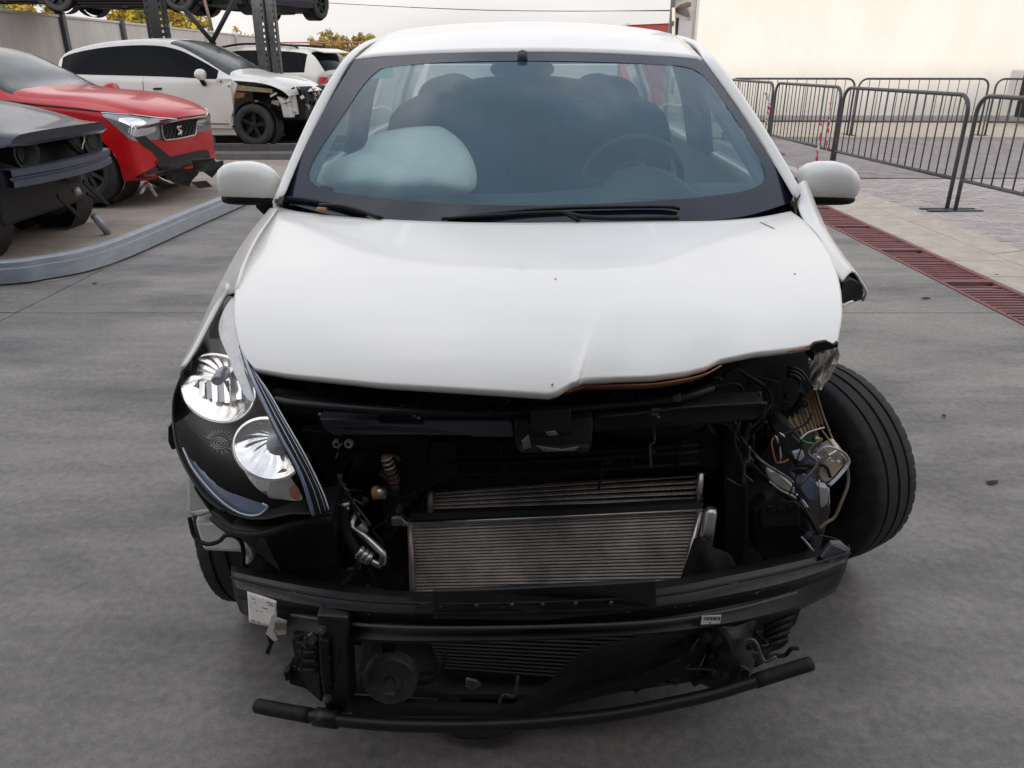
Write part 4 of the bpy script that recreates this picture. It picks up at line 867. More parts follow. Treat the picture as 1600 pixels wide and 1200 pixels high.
# ---- upper tie bar with latch
tube('upper_rail', [P3(q) for q in [(430, 626, 1.40), (470, 632, 1.38), (600, 641, 1.36), (720, 645, 1.355), (830, 643, 1.355), (960, 633, 1.37), (1060, 622, 1.39), (1112, 606, 1.43)]], .0105, STEELB, car, seg=5, flat=.9)
tb = plate('tie_bar', [(498, 655, 1.39), (592, 656, 1.365), (594, 662, 1.365), (662, 664, 1.355), (664, 657, 1.355), (800, 658, 1.345), (806, 684, 1.345), (742, 684, 1.35), (730, 681, 1.35), (520, 681, 1.385), (505, 671, 1.39)], .045, TIE, car, bevel=.005)
pl2('sensor_slot', [(594, 645), (664, 648), (662, 663), (594, 660)], 1.385, .03, DEEP, car)
for u, v in ((612, 603), (648, 650), (655, 653), (500, 648), (1028, 652), (765, 643)): 
    v_, f_ = lathe([(.001, .004), (.0038, .003), (.0042, 0)], 8, P(u, v, 1.350), (0, -1, .1)); mesh('screw', v_, f_, mat('dirty_bolt', (.09, .08, .07), .5, metal=.5, var=.4, vscale=80), car, True)
plate('tie_bar', [(924, 652, 1.35), (1000, 645, 1.36), (1070, 636, 1.38), (1186, 629, 1.44), (1197, 631, 1.445), (1192, 648, 1.44), (1178, 658, 1.435), (1060, 668, 1.385), (924, 677, 1.35)], .05, BLACK2, car, bevel=.006)
tube('tie_bar_edge', [P3(q) for q in [(926, 653, 1.345), (1000, 646, 1.355), (1070, 637, 1.375), (1186, 630, 1.435), (1196, 632, 1.44), (1190, 649, 1.435)]], .003, STEELB, car, seg=3)
lt = plate('latch_tray', [(803, 664, 1.325), (808, 656, 1.325), (830, 658, 1.325), (905, 658, 1.325), (924, 654, 1.325), (927, 662, 1.325), (924, 702, 1.31), (918, 708, 1.31), (812, 709, 1.31), (806, 700, 1.31)], .05, BLACK2, car, bevel=.006)
plate('latch_pocket', [(828, 640, 1.318), (892, 641, 1.318), (892, 668, 1.312), (886, 678, 1.312), (836, 678, 1.312), (829, 668, 1.312)], .02, DEEP, lt, bevel=.003)
plate('tray_lip', [(811, 700, 1.300), (921, 698, 1.300), (918, 708, 1.297), (813, 709, 1.297)], .012, BLACK2, lt)
for q in ([(838, 697), (862, 701), (880, 703), (905, 698), (898, 705), (850, 706)], [(852, 676), (868, 674), (872, 680), (856, 681)], [(815, 690), (826, 680), (830, 700), (818, 703)]):
    pl2('scuff_plate', q, 1.296, .004, mat('scuffed_grey', (.16, .14, .12), .5, metal=.3, var=.4, vscale=60), lt, bevel=.001)
# shroud panels behind
plate('fan_shroud', [(620, 686, 1.45), (800, 690, 1.43), (930, 700, 1.43), (1110, 672, 1.46), (1140, 700, 1.48), (1136, 735, 1.47), (1098, 742, 1.45), (880, 752, 1.44), (672, 768, 1.45), (640, 780, 1.46)], .03, BLACK, car, bevel=.004)
for vv, yy in ((706, 1.425), (716, 1.42), (734, 1.425)): tube('shroud_rib', [P(690, vv + 8, yy), P(860, vv + 4, yy - .004), P(1090, vv - 10, yy + .01)], .004, BLACK2, car, seg=3)
for i in range(6): box('shroud_rib', P(700 + i * 72, 728 - i * 3, 1.43), (.006, .012, .05), BLACK2, car)
# left bracket with two nuts and a big round opening
plate('lamp_bracket', [(470, 672, 1.42), (505, 676, 1.40), (668, 684, 1.40), (672, 765, 1.42), (640, 775, 1.42), (616, 770, 1.42), (618, 735, 1.41), (604, 716, 1.41), (580, 708, 1.41), (558, 712, 1.41), (540, 730, 1.41), (530, 752, 1.41), (520, 775, 1.41), (500, 740, 1.41), (485, 705, 1.41)], .03, BLACK, car, bevel=.004)
for u, v in ((527, 693), (545, 693)):
    v_, f_ = lathe([(.0045, .007), (.0088, .007), (.0092, 0), (.0105, 0), (.0105, -.003)], 6, P(u, v, 1.394), (0, -1, .2)); mesh('nut', v_, f_, ALU, car)
    v_, f_ = lathe([(.0048, .001), (.001, .001)], 10, P(u, v, 1.392), (0, -1, .2)); mesh('stud', v_, f_, STEELB, car)
pl2('side_panel', [(672, 690), (712, 688), (716, 745), (668, 764), (640, 790), (622, 800), (608, 790), (634, 770), (660, 745)], 1.42, .03, BLACK2, car)
plate('air_duct', [(560, 880, 1.45), (600, 835, 1.45), (640, 780, 1.46), (668, 768, 1.46), (670, 800, 1.44), (640, 815, 1.43), (640, 925, 1.40), (520, 930, 1.42)], .03, BLACK, car, bevel=.005)
# wiring, connectors and air-conditioning pipes on the left
tube('loom_connector', [P3(q) for q in [(603, 712, 1.38), (606, 728, 1.38), (612, 745, 1.38), (618, 756, 1.38)]], .010, mat('dirty_brown_plastic', (.10, .055, .03), .6, var=.4, vscale=60), car, seg=3)
for i in range(6): 
    v_, f_ = lathe([(.010, -.0016), (.0125, -.0012), (.0125, .0012), (.010, .0016)], 12, P(604 + i * 2.4, 716 + i * 7, 1.38), (.3, 0, -1)); mesh('loom_clip', v_, f_, MATS['dirty_brown_plastic'] if i > 2 else ALUD, car, True)
tube('loom_connector', [P3(q) for q in [(617, 756, 1.38), (618, 768, 1.38), (616, 778, 1.38)]], .011, STEELB, car)
v_, f_ = lathe([(.001, .016), (.0135, .014), (.014, -.014), (.001, -.016)], 18, P(593, 770, 1.40), (.9, -.1, .1)); mesh('copper_fitting', v_, f_, ALU, car, True)
v_, f_ = lathe([(.0142, .006), (.0146, 0), (.0142, -.006)], 18, P(588, 770, 1.40), (.9, -.1, .1)); mesh('orange_ring', v_, f_, mat('orange_ring', (.5, .2, .05), .5), car, True)
tube('wire_stub', [P3(q) for q in [(531, 742, 1.39), (532, 755, 1.39), (540, 768, 1.39), (540, 782, 1.39)]], .006, MATS['dirty_brown_plastic'], car, seg=3)
h = tube('ac_hose', [P3(q) for q in [(537, 778, 1.36), (536, 800, 1.35), (538, 825, 1.34), (546, 846, 1.33), (557, 860, 1.325), (566, 866, 1.32)]], .0115, BLACK2, car, seg=5, n=14)
for p, a, rr_ in (((537, 786, 1.357), (0, 0, 1), .0135), ((537, 793, 1.357), (0, 0, 1), .0135), ((562, 863, 1.322), (.75, -.1, -.5), .0145), ((569, 868, 1.32), (.75, -.1, -.5), .0145), ((576, 872, 1.318), (.75, -.1, -.5), .0140)):
    v_, f_ = lathe([(.010, -.0055), (rr_, -.004), (rr_, .004), (.010, .0055)], 16, P3(p), a); mesh('crimp_ring', v_, f_, ALU, h, True)
tube('ac_pipe', [P3(q) for q in [(575, 872, 1.318), (590, 882, 1.315), (596, 884, 1.315)]], .0065, ALU, car, n=10)
tube('ac_pipe', [P3(q) for q in [(560, 800, 1.40), (550, 815, 1.375), (552, 826, 1.365), (570, 838, 1.35), (590, 856, 1.33), (598, 866, 1.32), (597, 882, 1.315)]], .0082, ALU, car, seg=4, n=10)
v_, f_ = lathe([(.007, -.012), (.010, -.008), (.010, .008), (.007, .012)], 12, P(566, 826, 1.37), (.5, 0, -.8)); mesh('pipe_fitting', v_, f_, ALUD, car, True)
pl2('pipe_flange', [(610, 809), (626, 808), (632, 816), (640, 818), (640, 825), (626, 822), (612, 823)], 1.40, .02, ALU, car)
# ---- condenser in front of the radiator
def core(name, TL, TR, BL, BR, ntube, zig, label=None, tr=.0010, tm=None):
    TL, TR, BL, BR = P3(TL), P3(TR), P3(BL), P3(BR)
    def q(s, t): return TL.lerp(TR, s).lerp(BL.lerp(BR, s), t)
    r0, r1 = [], []
    for i in range(zig + 1):
        d = Vector((0, .006 + .006 * (i % 2), 0)); r0.append(q(i / zig, 0) + d); r1.append(q(i / zig, 1) + d)
    o = surf(name, [r0, r1], CORE, car, smooth=False)
    if label: tag(o, label)
    for i in range(ntube):
        t = (i + .5) / ntube; a, b = q(0, t), q(1, t); n_ = (BL - TL).cross(TR - TL).normalized(); n_ = n_ if n_.y < 0 else -n_
        dn = (BL - TL).normalized(); jg = dn * rnd.uniform(-.0006, .0006)
        fr = [a - dn * tr + jg, b - dn * tr - jg, b + dn * tr - jg, a + dn * tr + jg]
        v, f = prismgeo([p + Vector((0, -.004, 0)) for p in fr], (0, .012, 0)); mesh('tube', v, f, tm or TUBE, o)
    return q
rq = core('radiator', (668, 768, 1.46), (1098, 738, 1.46), (668, 802, 1.44), (1098, 792, 1.44), 6, 160)
tube('radiator_tank', [P(672, 767, 1.445), P(672, 801, 1.43)], .007, ALUD, car, n=8)
tube('radiator_tank', [P(1095, 739, 1.445), P(1091, 792, 1.43)], .0075, ALU, car, n=10)
cq = core('condenser', (642, 820, 1.42), (1096, 800, 1.42), (645, 934, 1.352), (1066, 930, 1.352), 24, 180, 'condenser core of fine horizontal tubes')
core('condenser', (645, 938, 1.352), (1066, 934, 1.352), (690, 1044, 1.30), (1060, 1072, 1.30), 20, 120, 'shaded lower core behind the bumper beam', tm=mat('shaded_tube', (.05, .045, .04), .5))  # shade below the beam put into a darker tube colour
tube('condenser_edge', [P(638, 818, 1.412), P(860, 808, 1.412), P(1098, 797, 1.412)], .003, ALU, car, n=6)
tube('condenser_tank', [P(641, 818, 1.41), P(645, 936, 1.34)], .0065, ALUD, car, n=8)
tube('condenser_tank', [P(1094, 799, 1.41), P(1080, 860, 1.37), P(1066, 915, 1.34)], .007, ALU, car, n=8)
plate('seal_strip', [(640, 803, 1.425), (860, 797, 1.425), (1098, 786, 1.425), (1098, 797, 1.415), (860, 807, 1.415), (640, 815, 1.415)], .02, DEEP, car)
tube('drier_bottle', [P(1112, 794, 1.38), P(1110, 800, 1.38), P(1106, 828, 1.37), P(1100, 862, 1.355)], [.009, .0145, .0145, .0145], ALU, car, n=18)
tc_ = loft('torn_cover', [[P3(q) for q in r] for r in ([(1084, 842, 1.36), (1092, 838, 1.34), (1102, 840, 1.335), (1116, 856, 1.345), (1124, 858, 1.35)], [(1074, 872, 1.355), (1086, 866, 1.325), (1102, 868, 1.32), (1122, 874, 1.335), (1142, 868, 1.35)], [(1062, 908, 1.345), (1080, 904, 1.315), (1102, 902, 1.31), (1130, 900, 1.325), (1154, 896, 1.345)])], 20, BLACK2, car, mid=5, thick=.004)
# ---- bumper beam
bu = [361, 450, 560, 675, 850, 1027, 1150, 1250, 1328]
bY = [1.32, 1.215, 1.145, 1.105, 1.09, 1.12, 1.19, 1.28, 1.37]
rowsB = [[(u, v, y + .085) for u, v, y in zip(bu, [884, 899, 916, 925, 920, 908, 884, 863, 851], bY)],
         [(u, v, y) for u, v, y in zip(bu, [902, 922, 938, 943, 941, 931, 909, 887, 864], bY)],
         [(u + d, v, y - .004) for u, v, y, d in zip(bu, [930, 948, 962, 969, 967, 958, 938, 912, 884], bY, [6, 4, 0, 0, 0, 0, -2, -4, -6])],
         [(u + d, v, y + .022) for u, v, y, d in zip(bu, [934, 955, 970, 976, 975, 966, 946, 920, 888], bY, [6, 4, 0, 0, 0, 0, -2, -4, -6])],
         [(u + d, v, y - .002) for u, v, y, d in zip(bu, [938, 961, 976, 981, 979, 971, 952, 926, 893], bY, [8, 6, 0, 0, 0, 0, -4, -6, -10])],
         [(u + d, v, y) for u, v, y, d in zip(bu, [960, 990, 1004, 1007, 1003, 993, 980, 958, 925], bY, [16, 10, 0, 0, 0, 0, -6, -12, -22])],
         [(u + d, v, y + .08) for u, v, y, d in zip(bu, [955, 984, 996, 998, 994, 985, 972, 950, 918], bY, [18, 10, 0, 0, 0, 0, -6, -12, -22])]]
bm_ = loft('bumper_beam', [[P3(q) for q in r] for r in rowsB], 70, STEELB, car, mid=1, smooth=True, thick=.004); bm_.data.set_sharp_from_angle(angle=R(30)); tag(bm_, 'bare black steel bumper beam')
tube('beam_edge', [P3((a, b, c - .001)) for a, b, c in rowsB[1]], .0028, BLACK2, car, seg=5, n=6)
tube('beam_edge', [P3((a, b, c - .003)) for a, b, c in rowsB[4]][1:8], .0035, mat('ridge_highlight', (.07, .065, .06), .5), car, seg=5, n=6)  # highlight along the beam's ridge painted as a lighter strip
plate('beam_plate', [(676, 924, 1.104), (760, 922, 1.094), (850, 919, 1.088), (940, 914, 1.098), (1026, 908, 1.117), (1026, 950, 1.109), (940, 962, 1.094), (850, 968, 1.083), (760, 969, 1.089), (676, 968, 1.098)], .010, STEELB, car, bevel=.003)
for u in (690, 745, 800, 848, 900, 955): 
    v_, f_ = lathe([(.001, .0015), (.003, .001), (.0034, 0)], 10, P(u, 947 - abs(u - 700) * .02, 1.0835 + 6.5e-7 * (u - 850) ** 2), (0, -1, .3)); mesh('rivet', v_, f_, mat('dirty_bolt', (.09, .08, .07), .5, metal=.5, var=.4, vscale=80), bm_, True)
plate('end_cap', [(1282, 872, 1.33), (1300, 850, 1.36), (1316, 850, 1.38), (1329, 862, 1.375), (1322, 880, 1.37), (1300, 886, 1.34)], .015, mat('blue_black_steel', (.012, .014, .028), .4, dust=.4, dscale=26, dustc=(.04, .04, .05)), car, bevel=.003)
# paper tags and labels stuck to it
pt = loft('paper_tag', [[P3(q) for q in r] for r in ([(386, 924, 1.262), (409, 931, 1.238), (432, 939, 1.218)], [(388, 950, 1.258), (409, 956, 1.234), (430, 962, 1.214)], [(389, 972, 1.256), (407, 977, 1.232), (424, 979, 1.214)])], 12, PAPER, car, mid=4, thick=.0006); tag(pt, 'torn white paper tag with faint print')
pl2('paper_tag', [(424, 962), (432, 955), (433, 972), (427, 984), (434, 1000), (428, 1002), (415, 990), (420, 978)], 1.20, .001, PAPER, car, bevel=0)
tp = pl2('tape_scrap', [(429, 969), (434, 966), (448, 971), (447, 991), (434, 993), (428, 984)], 1.192, .002, mat('pale_tape', (.55, .52, .48), .6), car, bevel=0)
pl2('brown_patch', [(429, 973), (447, 974), (447, 984), (429, 984)], 1.19, .001, mat('brown_tape', (.22, .17, .10), .5, var=.3), tp, bevel=0)
for i, (a, b, wv) in enumerate([(394, 935, 4), (397, 941, 3), (416, 940, 14), (418, 944, 12), (400, 953, 3), (407, 955, 3), (392, 968, 6), (402, 971, 9), (410, 949, 10)]):
    yq = 1.25 - (a - 388) * .00092; pl2('print_line', [(a, b), (a + wv, b + wv * .3), (a + wv, b + 1.3 + wv * .3), (a, b + 1.3)], yq - .0035, .0006, mat('faint_print', (.25, .23, .21), .8), pt, bevel=0)
bl_ = plate('barcode_label', [(1097, 963, 1.142), (1127, 961, 1.160), (1125, 974, 1.160), (1095, 976, 1.142)], .001, PAPER, car, bevel=0)
for i in range(13):
    u = 1100 + i * 2 + (i % 3) * .3; yq = 1.142 + (u - 1097) * .0006 - .0012; pl2('print_bar', [(u, 964.2), (u + .9 + .5 * (i % 2), 964.1), (u + .8 + .5 * (i % 2), 969.5), (u - .1, 969.6)], yq, .0004, INK, bl_, bevel=0)
pl2('print_line', [(1108, 972.2), (1111, 972), (1111, 974), (1108, 974.2)], 1.146, .0004, INK, bl_, bevel=0)
# ---- lower absorber bar and brackets
bar = tube('lower_bar', [P3(q) for q in [(403, 1103, 1.20), (440, 1110, 1.17), (500, 1121, 1.13), (580, 1130, 1.105), (660, 1133.5, 1.09), (760, 1133, 1.085), (860, 1127, 1.09), (960, 1116, 1.105), (1050, 1099, 1.13), (1120, 1083, 1.155), (1200, 1058, 1.19), (1266, 1037, 1.225)]], .0125, STEELB, car, seg=6, n=16); tag(bar, 'thin black bar below the beam, ends bent back')
for q in ([(1266, 1037, 1.223), (1230, 1048, 1.205), (1180, 1064, 1.18)], [(403, 1103, 1.198), (445, 1111, 1.165), (485, 1118, 1.138)]): tube('bar_sleeve', [P3(p) for p in q], .0148, BLACK2, car, seg=4, n=14)
br = plate('crash_bracket', [(494, 962, 1.145), (545, 966, 1.13), (548, 985, 1.13), (543, 1000, 1.13), (545, 1060, 1.135), (548, 1118, 1.14), (508, 1112, 1.14), (500, 1060, 1.14), (497, 1005, 1.145)], .07, STEELB, car, bevel=.006)
plate('bracket_rib', [(498, 1000, 1.130), (514, 1004, 1.128), (518, 1090, 1.132), (508, 1106, 1.132), (503, 1060, 1.132)], .012, BLACK, br)
for u, v in ((513, 1027), (514, 1067), (515, 985)):
    v_, f_ = lathe([(.0052, .0006), (.001, .0006)], 10, P(u, v, 1.126), (0, -1, 0)); mesh('bolt_hole', v_, f_, DEEP, br)
for u, v, y in ((502, 985, 1.118), (511, 1092, 1.118)):
    v_, f_ = lathe([(.001, .008), (.0055, .007), (.0062, 0), (.009, 0), (.009, -.003)], 6, P(u, v, y), (0, -1, .2)); mesh('bolt', v_, f_, mat('dirty_bolt', (.09, .08, .07), .5, metal=.5, var=.4, vscale=80), br)
tube('clamp', [P(495, 1120, 1.138), P(512, 1122, 1.128), P(528, 1124, 1.122)], .018, STEELB, br, n=14)
plate('crash_flange', [(455, 1000, 1.22), (480, 985, 1.20), (496, 1000, 1.17), (500, 1060, 1.17), (503, 1100, 1.17), (478, 1078, 1.20), (452, 1070, 1.22), (448, 1050, 1.22), (462, 1046, 1.22)], .04, BLACK, car, bevel=.004)
for i in range(4): tube('flange_step', [P(464 + i, 1004 + i * 14, 1.205), P(494, 1006 + i * 14, 1.165)], .004, BLACK2, car, n=6)
pl2('side_clip', [(442, 1052), (452, 1048), (456, 1062), (446, 1066)], 1.21, .02, BLACK2, car)
pl2('hanging_strip', [(416, 992), (424, 990), (428, 1004), (420, 1024), (414, 1020), (420, 1006)], 1.23, .004, BLACK2, car, bevel=.001)
v_, f_ = lathe([(.001, .012), (.010, .012), (.012, .006), (.024, .007), (.028, .011), (.044, .006), (.052, .008), (.055, .002), (.055, -.02)], 48, P(610, 1062, 1.20), (0, -1, .12)); hn = mesh('horn', v_, f_, HORN, car, True); hn.data.set_sharp_from_angle(angle=R(28))
tube('horn_wire', [P3(q) for q in [(650, 1068, 1.22), (672, 1064, 1.22), (690, 1044, 1.23), (696, 1015, 1.25)]], .005, BLACK2, car, seg=5)
pl2('horn_bracket', [(594, 1004), (620, 1004), (616, 1026), (598, 1026)], 1.22, .01, BLACK2, car)
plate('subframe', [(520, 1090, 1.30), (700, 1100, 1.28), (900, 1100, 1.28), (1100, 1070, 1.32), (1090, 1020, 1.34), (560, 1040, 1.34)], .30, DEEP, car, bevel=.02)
# torn undertray sweeping down under the bar
ut = loft('undertray', [[P3(q) for q in r] for r in (
    [(1098, 985, 1.23), (1020, 992, 1.22), (950, 1004, 1.205), (905, 1022, 1.195), (862, 1060, 1.18), (820, 1090, 1.17), (780, 1108, 1.17)],
    [(1106, 1010, 1.20), (1030, 1030, 1.185), (960, 1046, 1.17), (905, 1066, 1.165), (860, 1090, 1.16), (825, 1104, 1.16), (784, 1114, 1.165)],
    [(1088, 1052, 1.20), (1020, 1070, 1.185), (950, 1086, 1.17), (900, 1098, 1.165), (858, 1110, 1.16), (826, 1116, 1.16), (790, 1120, 1.165)])], 40, BLACK2, car, mid=6, thick=.003)
tag(ut, 'torn plastic undertray')
tube('undertray_fold', [P3(q) for q in [(1060, 1030, 1.18), (1000, 1056, 1.165), (940, 1076, 1.155), (880, 1096, 1.15)]], .004, BLACK, car, seg=4)
plate('hanging_sump_cover', [(676, 1135, 1.30), (740, 1132, 1.28), (815, 1132, 1.28), (800, 1150, 1.26), (768, 1160, 1.25), (716, 1158, 1.26), (690, 1148, 1.28)], .25, DEEP, car, bevel=.01)
# ---- right bracket, crushed
rb = loft('crash_bracket', [[P3(q) for q in r] for r in (
    [(1090, 985, 1.21), (1104, 1010, 1.205), (1098, 1035, 1.21), (1084, 1062, 1.22)], [(1118, 980, 1.175), (1126, 1010, 1.19), (1120, 1040, 1.18), (1112, 1076, 1.20)],
    [(1150, 976, 1.21), (1148, 1010, 1.175), (1152, 1040, 1.20), (1150, 1072, 1.18)], [(1182, 968, 1.235), (1176, 1000, 1.26), (1180, 1030, 1.24), (1172, 1062, 1.235)])], 24, STEELB, car, mid=3, thick=.004); rb.data.set_sharp_from_angle(angle=R(25))
plate('crash_flange', [(1178, 966, 1.26), (1215, 962, 1.29), (1253, 950, 1.32), (1244, 975, 1.32), (1232, 988, 1.31), (1233, 1004, 1.31), (1222, 1014, 1.31), (1206, 1020, 1.30), (1178, 1046, 1.27)], .04, BLACK, car, bevel=.004)
for i in range(4): tube('flange_step', [P(1196, 980 + i * 10, 1.275), P(1240 - i * 4, 962 + i * 12, 1.31)], .005, BLACK2, car, n=6)
tube('bent_strip', [P3(q) for q in [(1180, 1040, 1.25), (1204, 1026, 1.27), (1226, 1024, 1.28), (1236, 1014, 1.28), (1247, 1013, 1.285)]], .0045, BLACK2, car, seg=4)
plate('bracket_tongue', [(1064, 1010, 1.20), (1080, 1004, 1.195), (1090, 1030, 1.195), (1100, 1066, 1.195), (1084, 1076, 1.20), (1070, 1050, 1.20)], .03, BLACK2, car, bevel=.004)
for u, v in ((1132, 1056), (1120, 1000)):
    v_, f_ = lathe([(.001, .006), (.007, .005), (.008, 0), (.012, 0)], 6, P(u, v, 1.165), (0, -1, .2)); mesh('bolt', v_, f_, STEELB, rb)

# ---- crushed right corner
plate('corner_post', [(1128, 690, 1.47), (1142, 676, 1.46), (1158, 690, 1.45), (1166, 740, 1.44), (1172, 800, 1.42), (1170, 905, 1.38), (1130, 908, 1.38), (1134, 800, 1.42)], .05, BLACK, car, bevel=.005)
for pts, r_ in (([(1150, 664, 1.44), (1146, 690, 1.43), (1158, 724, 1.42), (1166, 780, 1.40), (1163, 900, 1.36)], .006), ([(1170, 660, 1.45), (1163, 690, 1.44), (1170, 720, 1.43), (1196, 748, 1.42), (1232, 778, 1.40), (1262, 806, 1.39), (1280, 833, 1.39)], .007), ([(1176, 680, 1.46), (1178, 712, 1.45), (1200, 740, 1.43), (1222, 760, 1.42)], .005), ([(1156, 680, 1.44), (1170, 700, 1.43), (1186, 716, 1.43), (1192, 736, 1.43)], .004)):
    tube('bent_stay', [P3(q) for q in pts], r_, BLACK2, car, seg=4, flat=.6)
plate('horn_plate', [(1176, 800, 1.40), (1196, 784, 1.40), (1246, 788, 1.40), (1262, 806, 1.40), (1272, 840, 1.40), (1262, 868, 1.39), (1200, 880, 1.38), (1178, 860, 1.39)], .04, BLACK, car, bevel=.006)
hp = plate('bolt_plate', [(1190, 790, 1.385), (1196, 784, 1.385), (1244, 786, 1.385), (1250, 794, 1.385), (1250, 822, 1.378), (1194, 826, 1.378), (1189, 818, 1.38)], .01, BLACK2, car)
for u, v in ((1203, 795), (1221, 797), (1236, 794)):
    v_, f_ = lathe([(.003, .001), (.0075, .002), (.008, 0)], 14, P(u, v, 1.383), (0, -1, .2)); mesh('plug', v_, f_, STEELB, hp, True)
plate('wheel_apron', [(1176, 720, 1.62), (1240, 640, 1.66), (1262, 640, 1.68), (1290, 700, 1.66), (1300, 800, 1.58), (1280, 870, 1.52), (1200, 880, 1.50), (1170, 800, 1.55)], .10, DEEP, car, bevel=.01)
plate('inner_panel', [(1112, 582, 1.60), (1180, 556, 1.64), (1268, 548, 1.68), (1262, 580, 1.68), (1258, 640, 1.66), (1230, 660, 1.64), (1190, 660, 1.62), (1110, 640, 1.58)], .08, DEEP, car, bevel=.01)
for rr_, yy in ((.036, 1.60), (.043, 1.615), (.050, 1.63)):
    cc = P(1228, 615, yy); tube('corrugated_hose', [cc + Vector((math.cos(R(a)) * rr_, 0, math.sin(R(a)) * rr_ * 1.25)) for a in range(-95, 96, 10)], .0055, BLACK2, car, n=8)
tube('loom', [P3(q) for q in [(1130, 586, 1.5), (1150, 578, 1.52), (1172, 590, 1.54), (1200, 610, 1.56), (1205, 640, 1.54)]], .005, BLACK2, car, seg=5)
tube('loom', [P3(q) for q in [(1110, 605, 1.45), (1150, 600, 1.48), (1160, 616, 1.5), (1140, 628, 1.46)]], .0035, BLACK2, car, seg=5)
# pleated paper air filter hanging out
fA = resample([P3(q) for q in [(1271, 596, 1.585), (1262, 618, 1.58), (1254, 634, 1.575), (1250, 648, 1.57), (1237, 656, 1.565), (1223, 660, 1.56)]], 19)
fB = resample([P3(q) for q in [(1291, 662, 1.545), (1283, 668, 1.54), (1272, 672, 1.535), (1262, 678, 1.53), (1254, 684, 1.525), (1246, 690, 1.52)]], 19)
fr_ = [[p + Vector((0, .014 * (i % 2), .004 * (i % 2))) for i, p in enumerate(L_)] for L_ in (fA, [a.lerp(b, .5) for a, b in zip(fA, fB)], fB)]
af = surf('air_filter', fr_, KRAFT, car, smooth=False, thick=.0015); tag(af, 'pleated tan air filter element')
tube('filter_rim', [P3(q) for q in [(1271, 592, 1.58), (1276, 615, 1.57), (1285, 645, 1.55), (1292, 664, 1.54), (1300, 684, 1.52), (1310, 702, 1.51)]], .0022, mat('tan_rubber', (.28, .2, .12), .6), car, seg=4)
# crumpled white sheet at the bonnet corner
cr = random.Random(5); rowsC = []
for (a0, a1, v, y) in ((1272, 1309, 540, 1.52), (1274, 1311, 554, 1.53), (1268, 1307, 568, 1.54), (1264, 1300, 582, 1.55), (1264, 1290, 595, 1.55), (1270, 1284, 608, 1.56)):
    rowsC.append([P(a0 + (a1 - a0) * i / 6 + cr.uniform(-1.5, 1.5), v + cr.uniform(-1.5, 1.5), y + cr.uniform(-.026, .026)) for i in range(7)])
surf('crumpled_sheet', rowsC, PRIMER, car, smooth=False, thick=.002)
rowsC = [[P(a + cr.uniform(-1, 1), b + cr.uniform(-1, 1), 1.55 + cr.uniform(-.01, .01)) for a, b in L_] for L_ in ([(1299, 541), (1303, 556), (1300, 572), (1291, 588), (1283, 600)], [(1308, 541), (1309, 556), (1305, 574), (1296, 592), (1284, 604)])]
surf('crumpled_edge', rowsC, WHITE2, car, smooth=False, thick=.004)
plate('hinge_scrap', [(1262, 546, 1.50), (1274, 536, 1.50), (1292, 533, 1.50), (1304, 539, 1.50), (1310, 534, 1.50), (1310, 543, 1.50), (1298, 546, 1.50), (1276, 552, 1.50)], .01, STEELB, car, bevel=.002)
plate('hinge_scrap', [(1264, 556, 1.51), (1274, 552, 1.51), (1272, 564, 1.51), (1266, 562, 1.51)], .03, BLACK2, car, bevel=.002)
# smashed lamp remains
plate('lamp_shard', [(1282, 722, 1.47), (1296, 712, 1.465), (1312, 702, 1.47), (1322, 712, 1.48), (1324, 722, 1.48), (1298, 752, 1.455), (1286, 756, 1.455), (1280, 742, 1.46)], .05, mat('cream_reflector', (.62, .55, .42), .22, metal=.5, var=.15), car, bevel=.005)
sh = [P3(q) for q in [(1276, 708, 1.455), (1290, 698, 1.45), (1308, 702, 1.46), (1322, 712, 1.47), (1325, 724, 1.47), (1312, 742, 1.455), (1296, 758, 1.44)]]
tube('lamp_shard', sh, .0045, SHARD, car, seg=4, flat=.6)
pl2('lamp_shard', [(1278, 760), (1294, 762), (1294, 786), (1284, 796), (1280, 788)], 1.43, .02, SHARD, car)
tube('shard_edge', [P(1280, 750, 1.425), P(1281, 790, 1.425)], .0018, ALU, car); tube('shard_edge', [P(1294, 762, 1.424), P(1296, 786, 1.424), P(1284, 796, 1.424)], .0018, ALU, car)
plate('smoked_shard', [(1256, 722, 1.49), (1275, 706, 1.49), (1276, 784, 1.45), (1264, 782, 1.455), (1262, 750, 1.47)], .01, CLEARP, car, bevel=.002)
plate('smoked_shard', [(1234, 740, 1.48), (1246, 734, 1.48), (1274, 752, 1.455), (1274, 784, 1.44), (1262, 780, 1.445)], .01, CLEARP, car, bevel=.002)
cr2 = random.Random(11)
for i in range(16):
    u, v = cr2.uniform(1272, 1312), cr2.uniform(694, 724); s = cr2.uniform(2, 4.5); a = cr2.uniform(0, 6)
    pl2('glass_splinter', [(u + s * math.cos(a + k * 2.1 + cr2.uniform(-.4, .4)), v + s * math.sin(a + k * 2.1)) for k in range(3)], 1.455 + cr2.uniform(-.02, .03), .004, SHARD if i % 3 else ALU, car, bevel=0)
plate('white_shard', [(1201, 736, 1.395), (1214, 738, 1.39), (1230, 750, 1.39), (1242, 764, 1.385), (1243, 774, 1.385), (1228, 768, 1.388), (1210, 758, 1.392), (1200, 746, 1.395)], .02, mat('scuffed_white_plastic', (.42, .42, .38), .5, var=.2, vscale=40, dust=.3), car, bevel=.004)
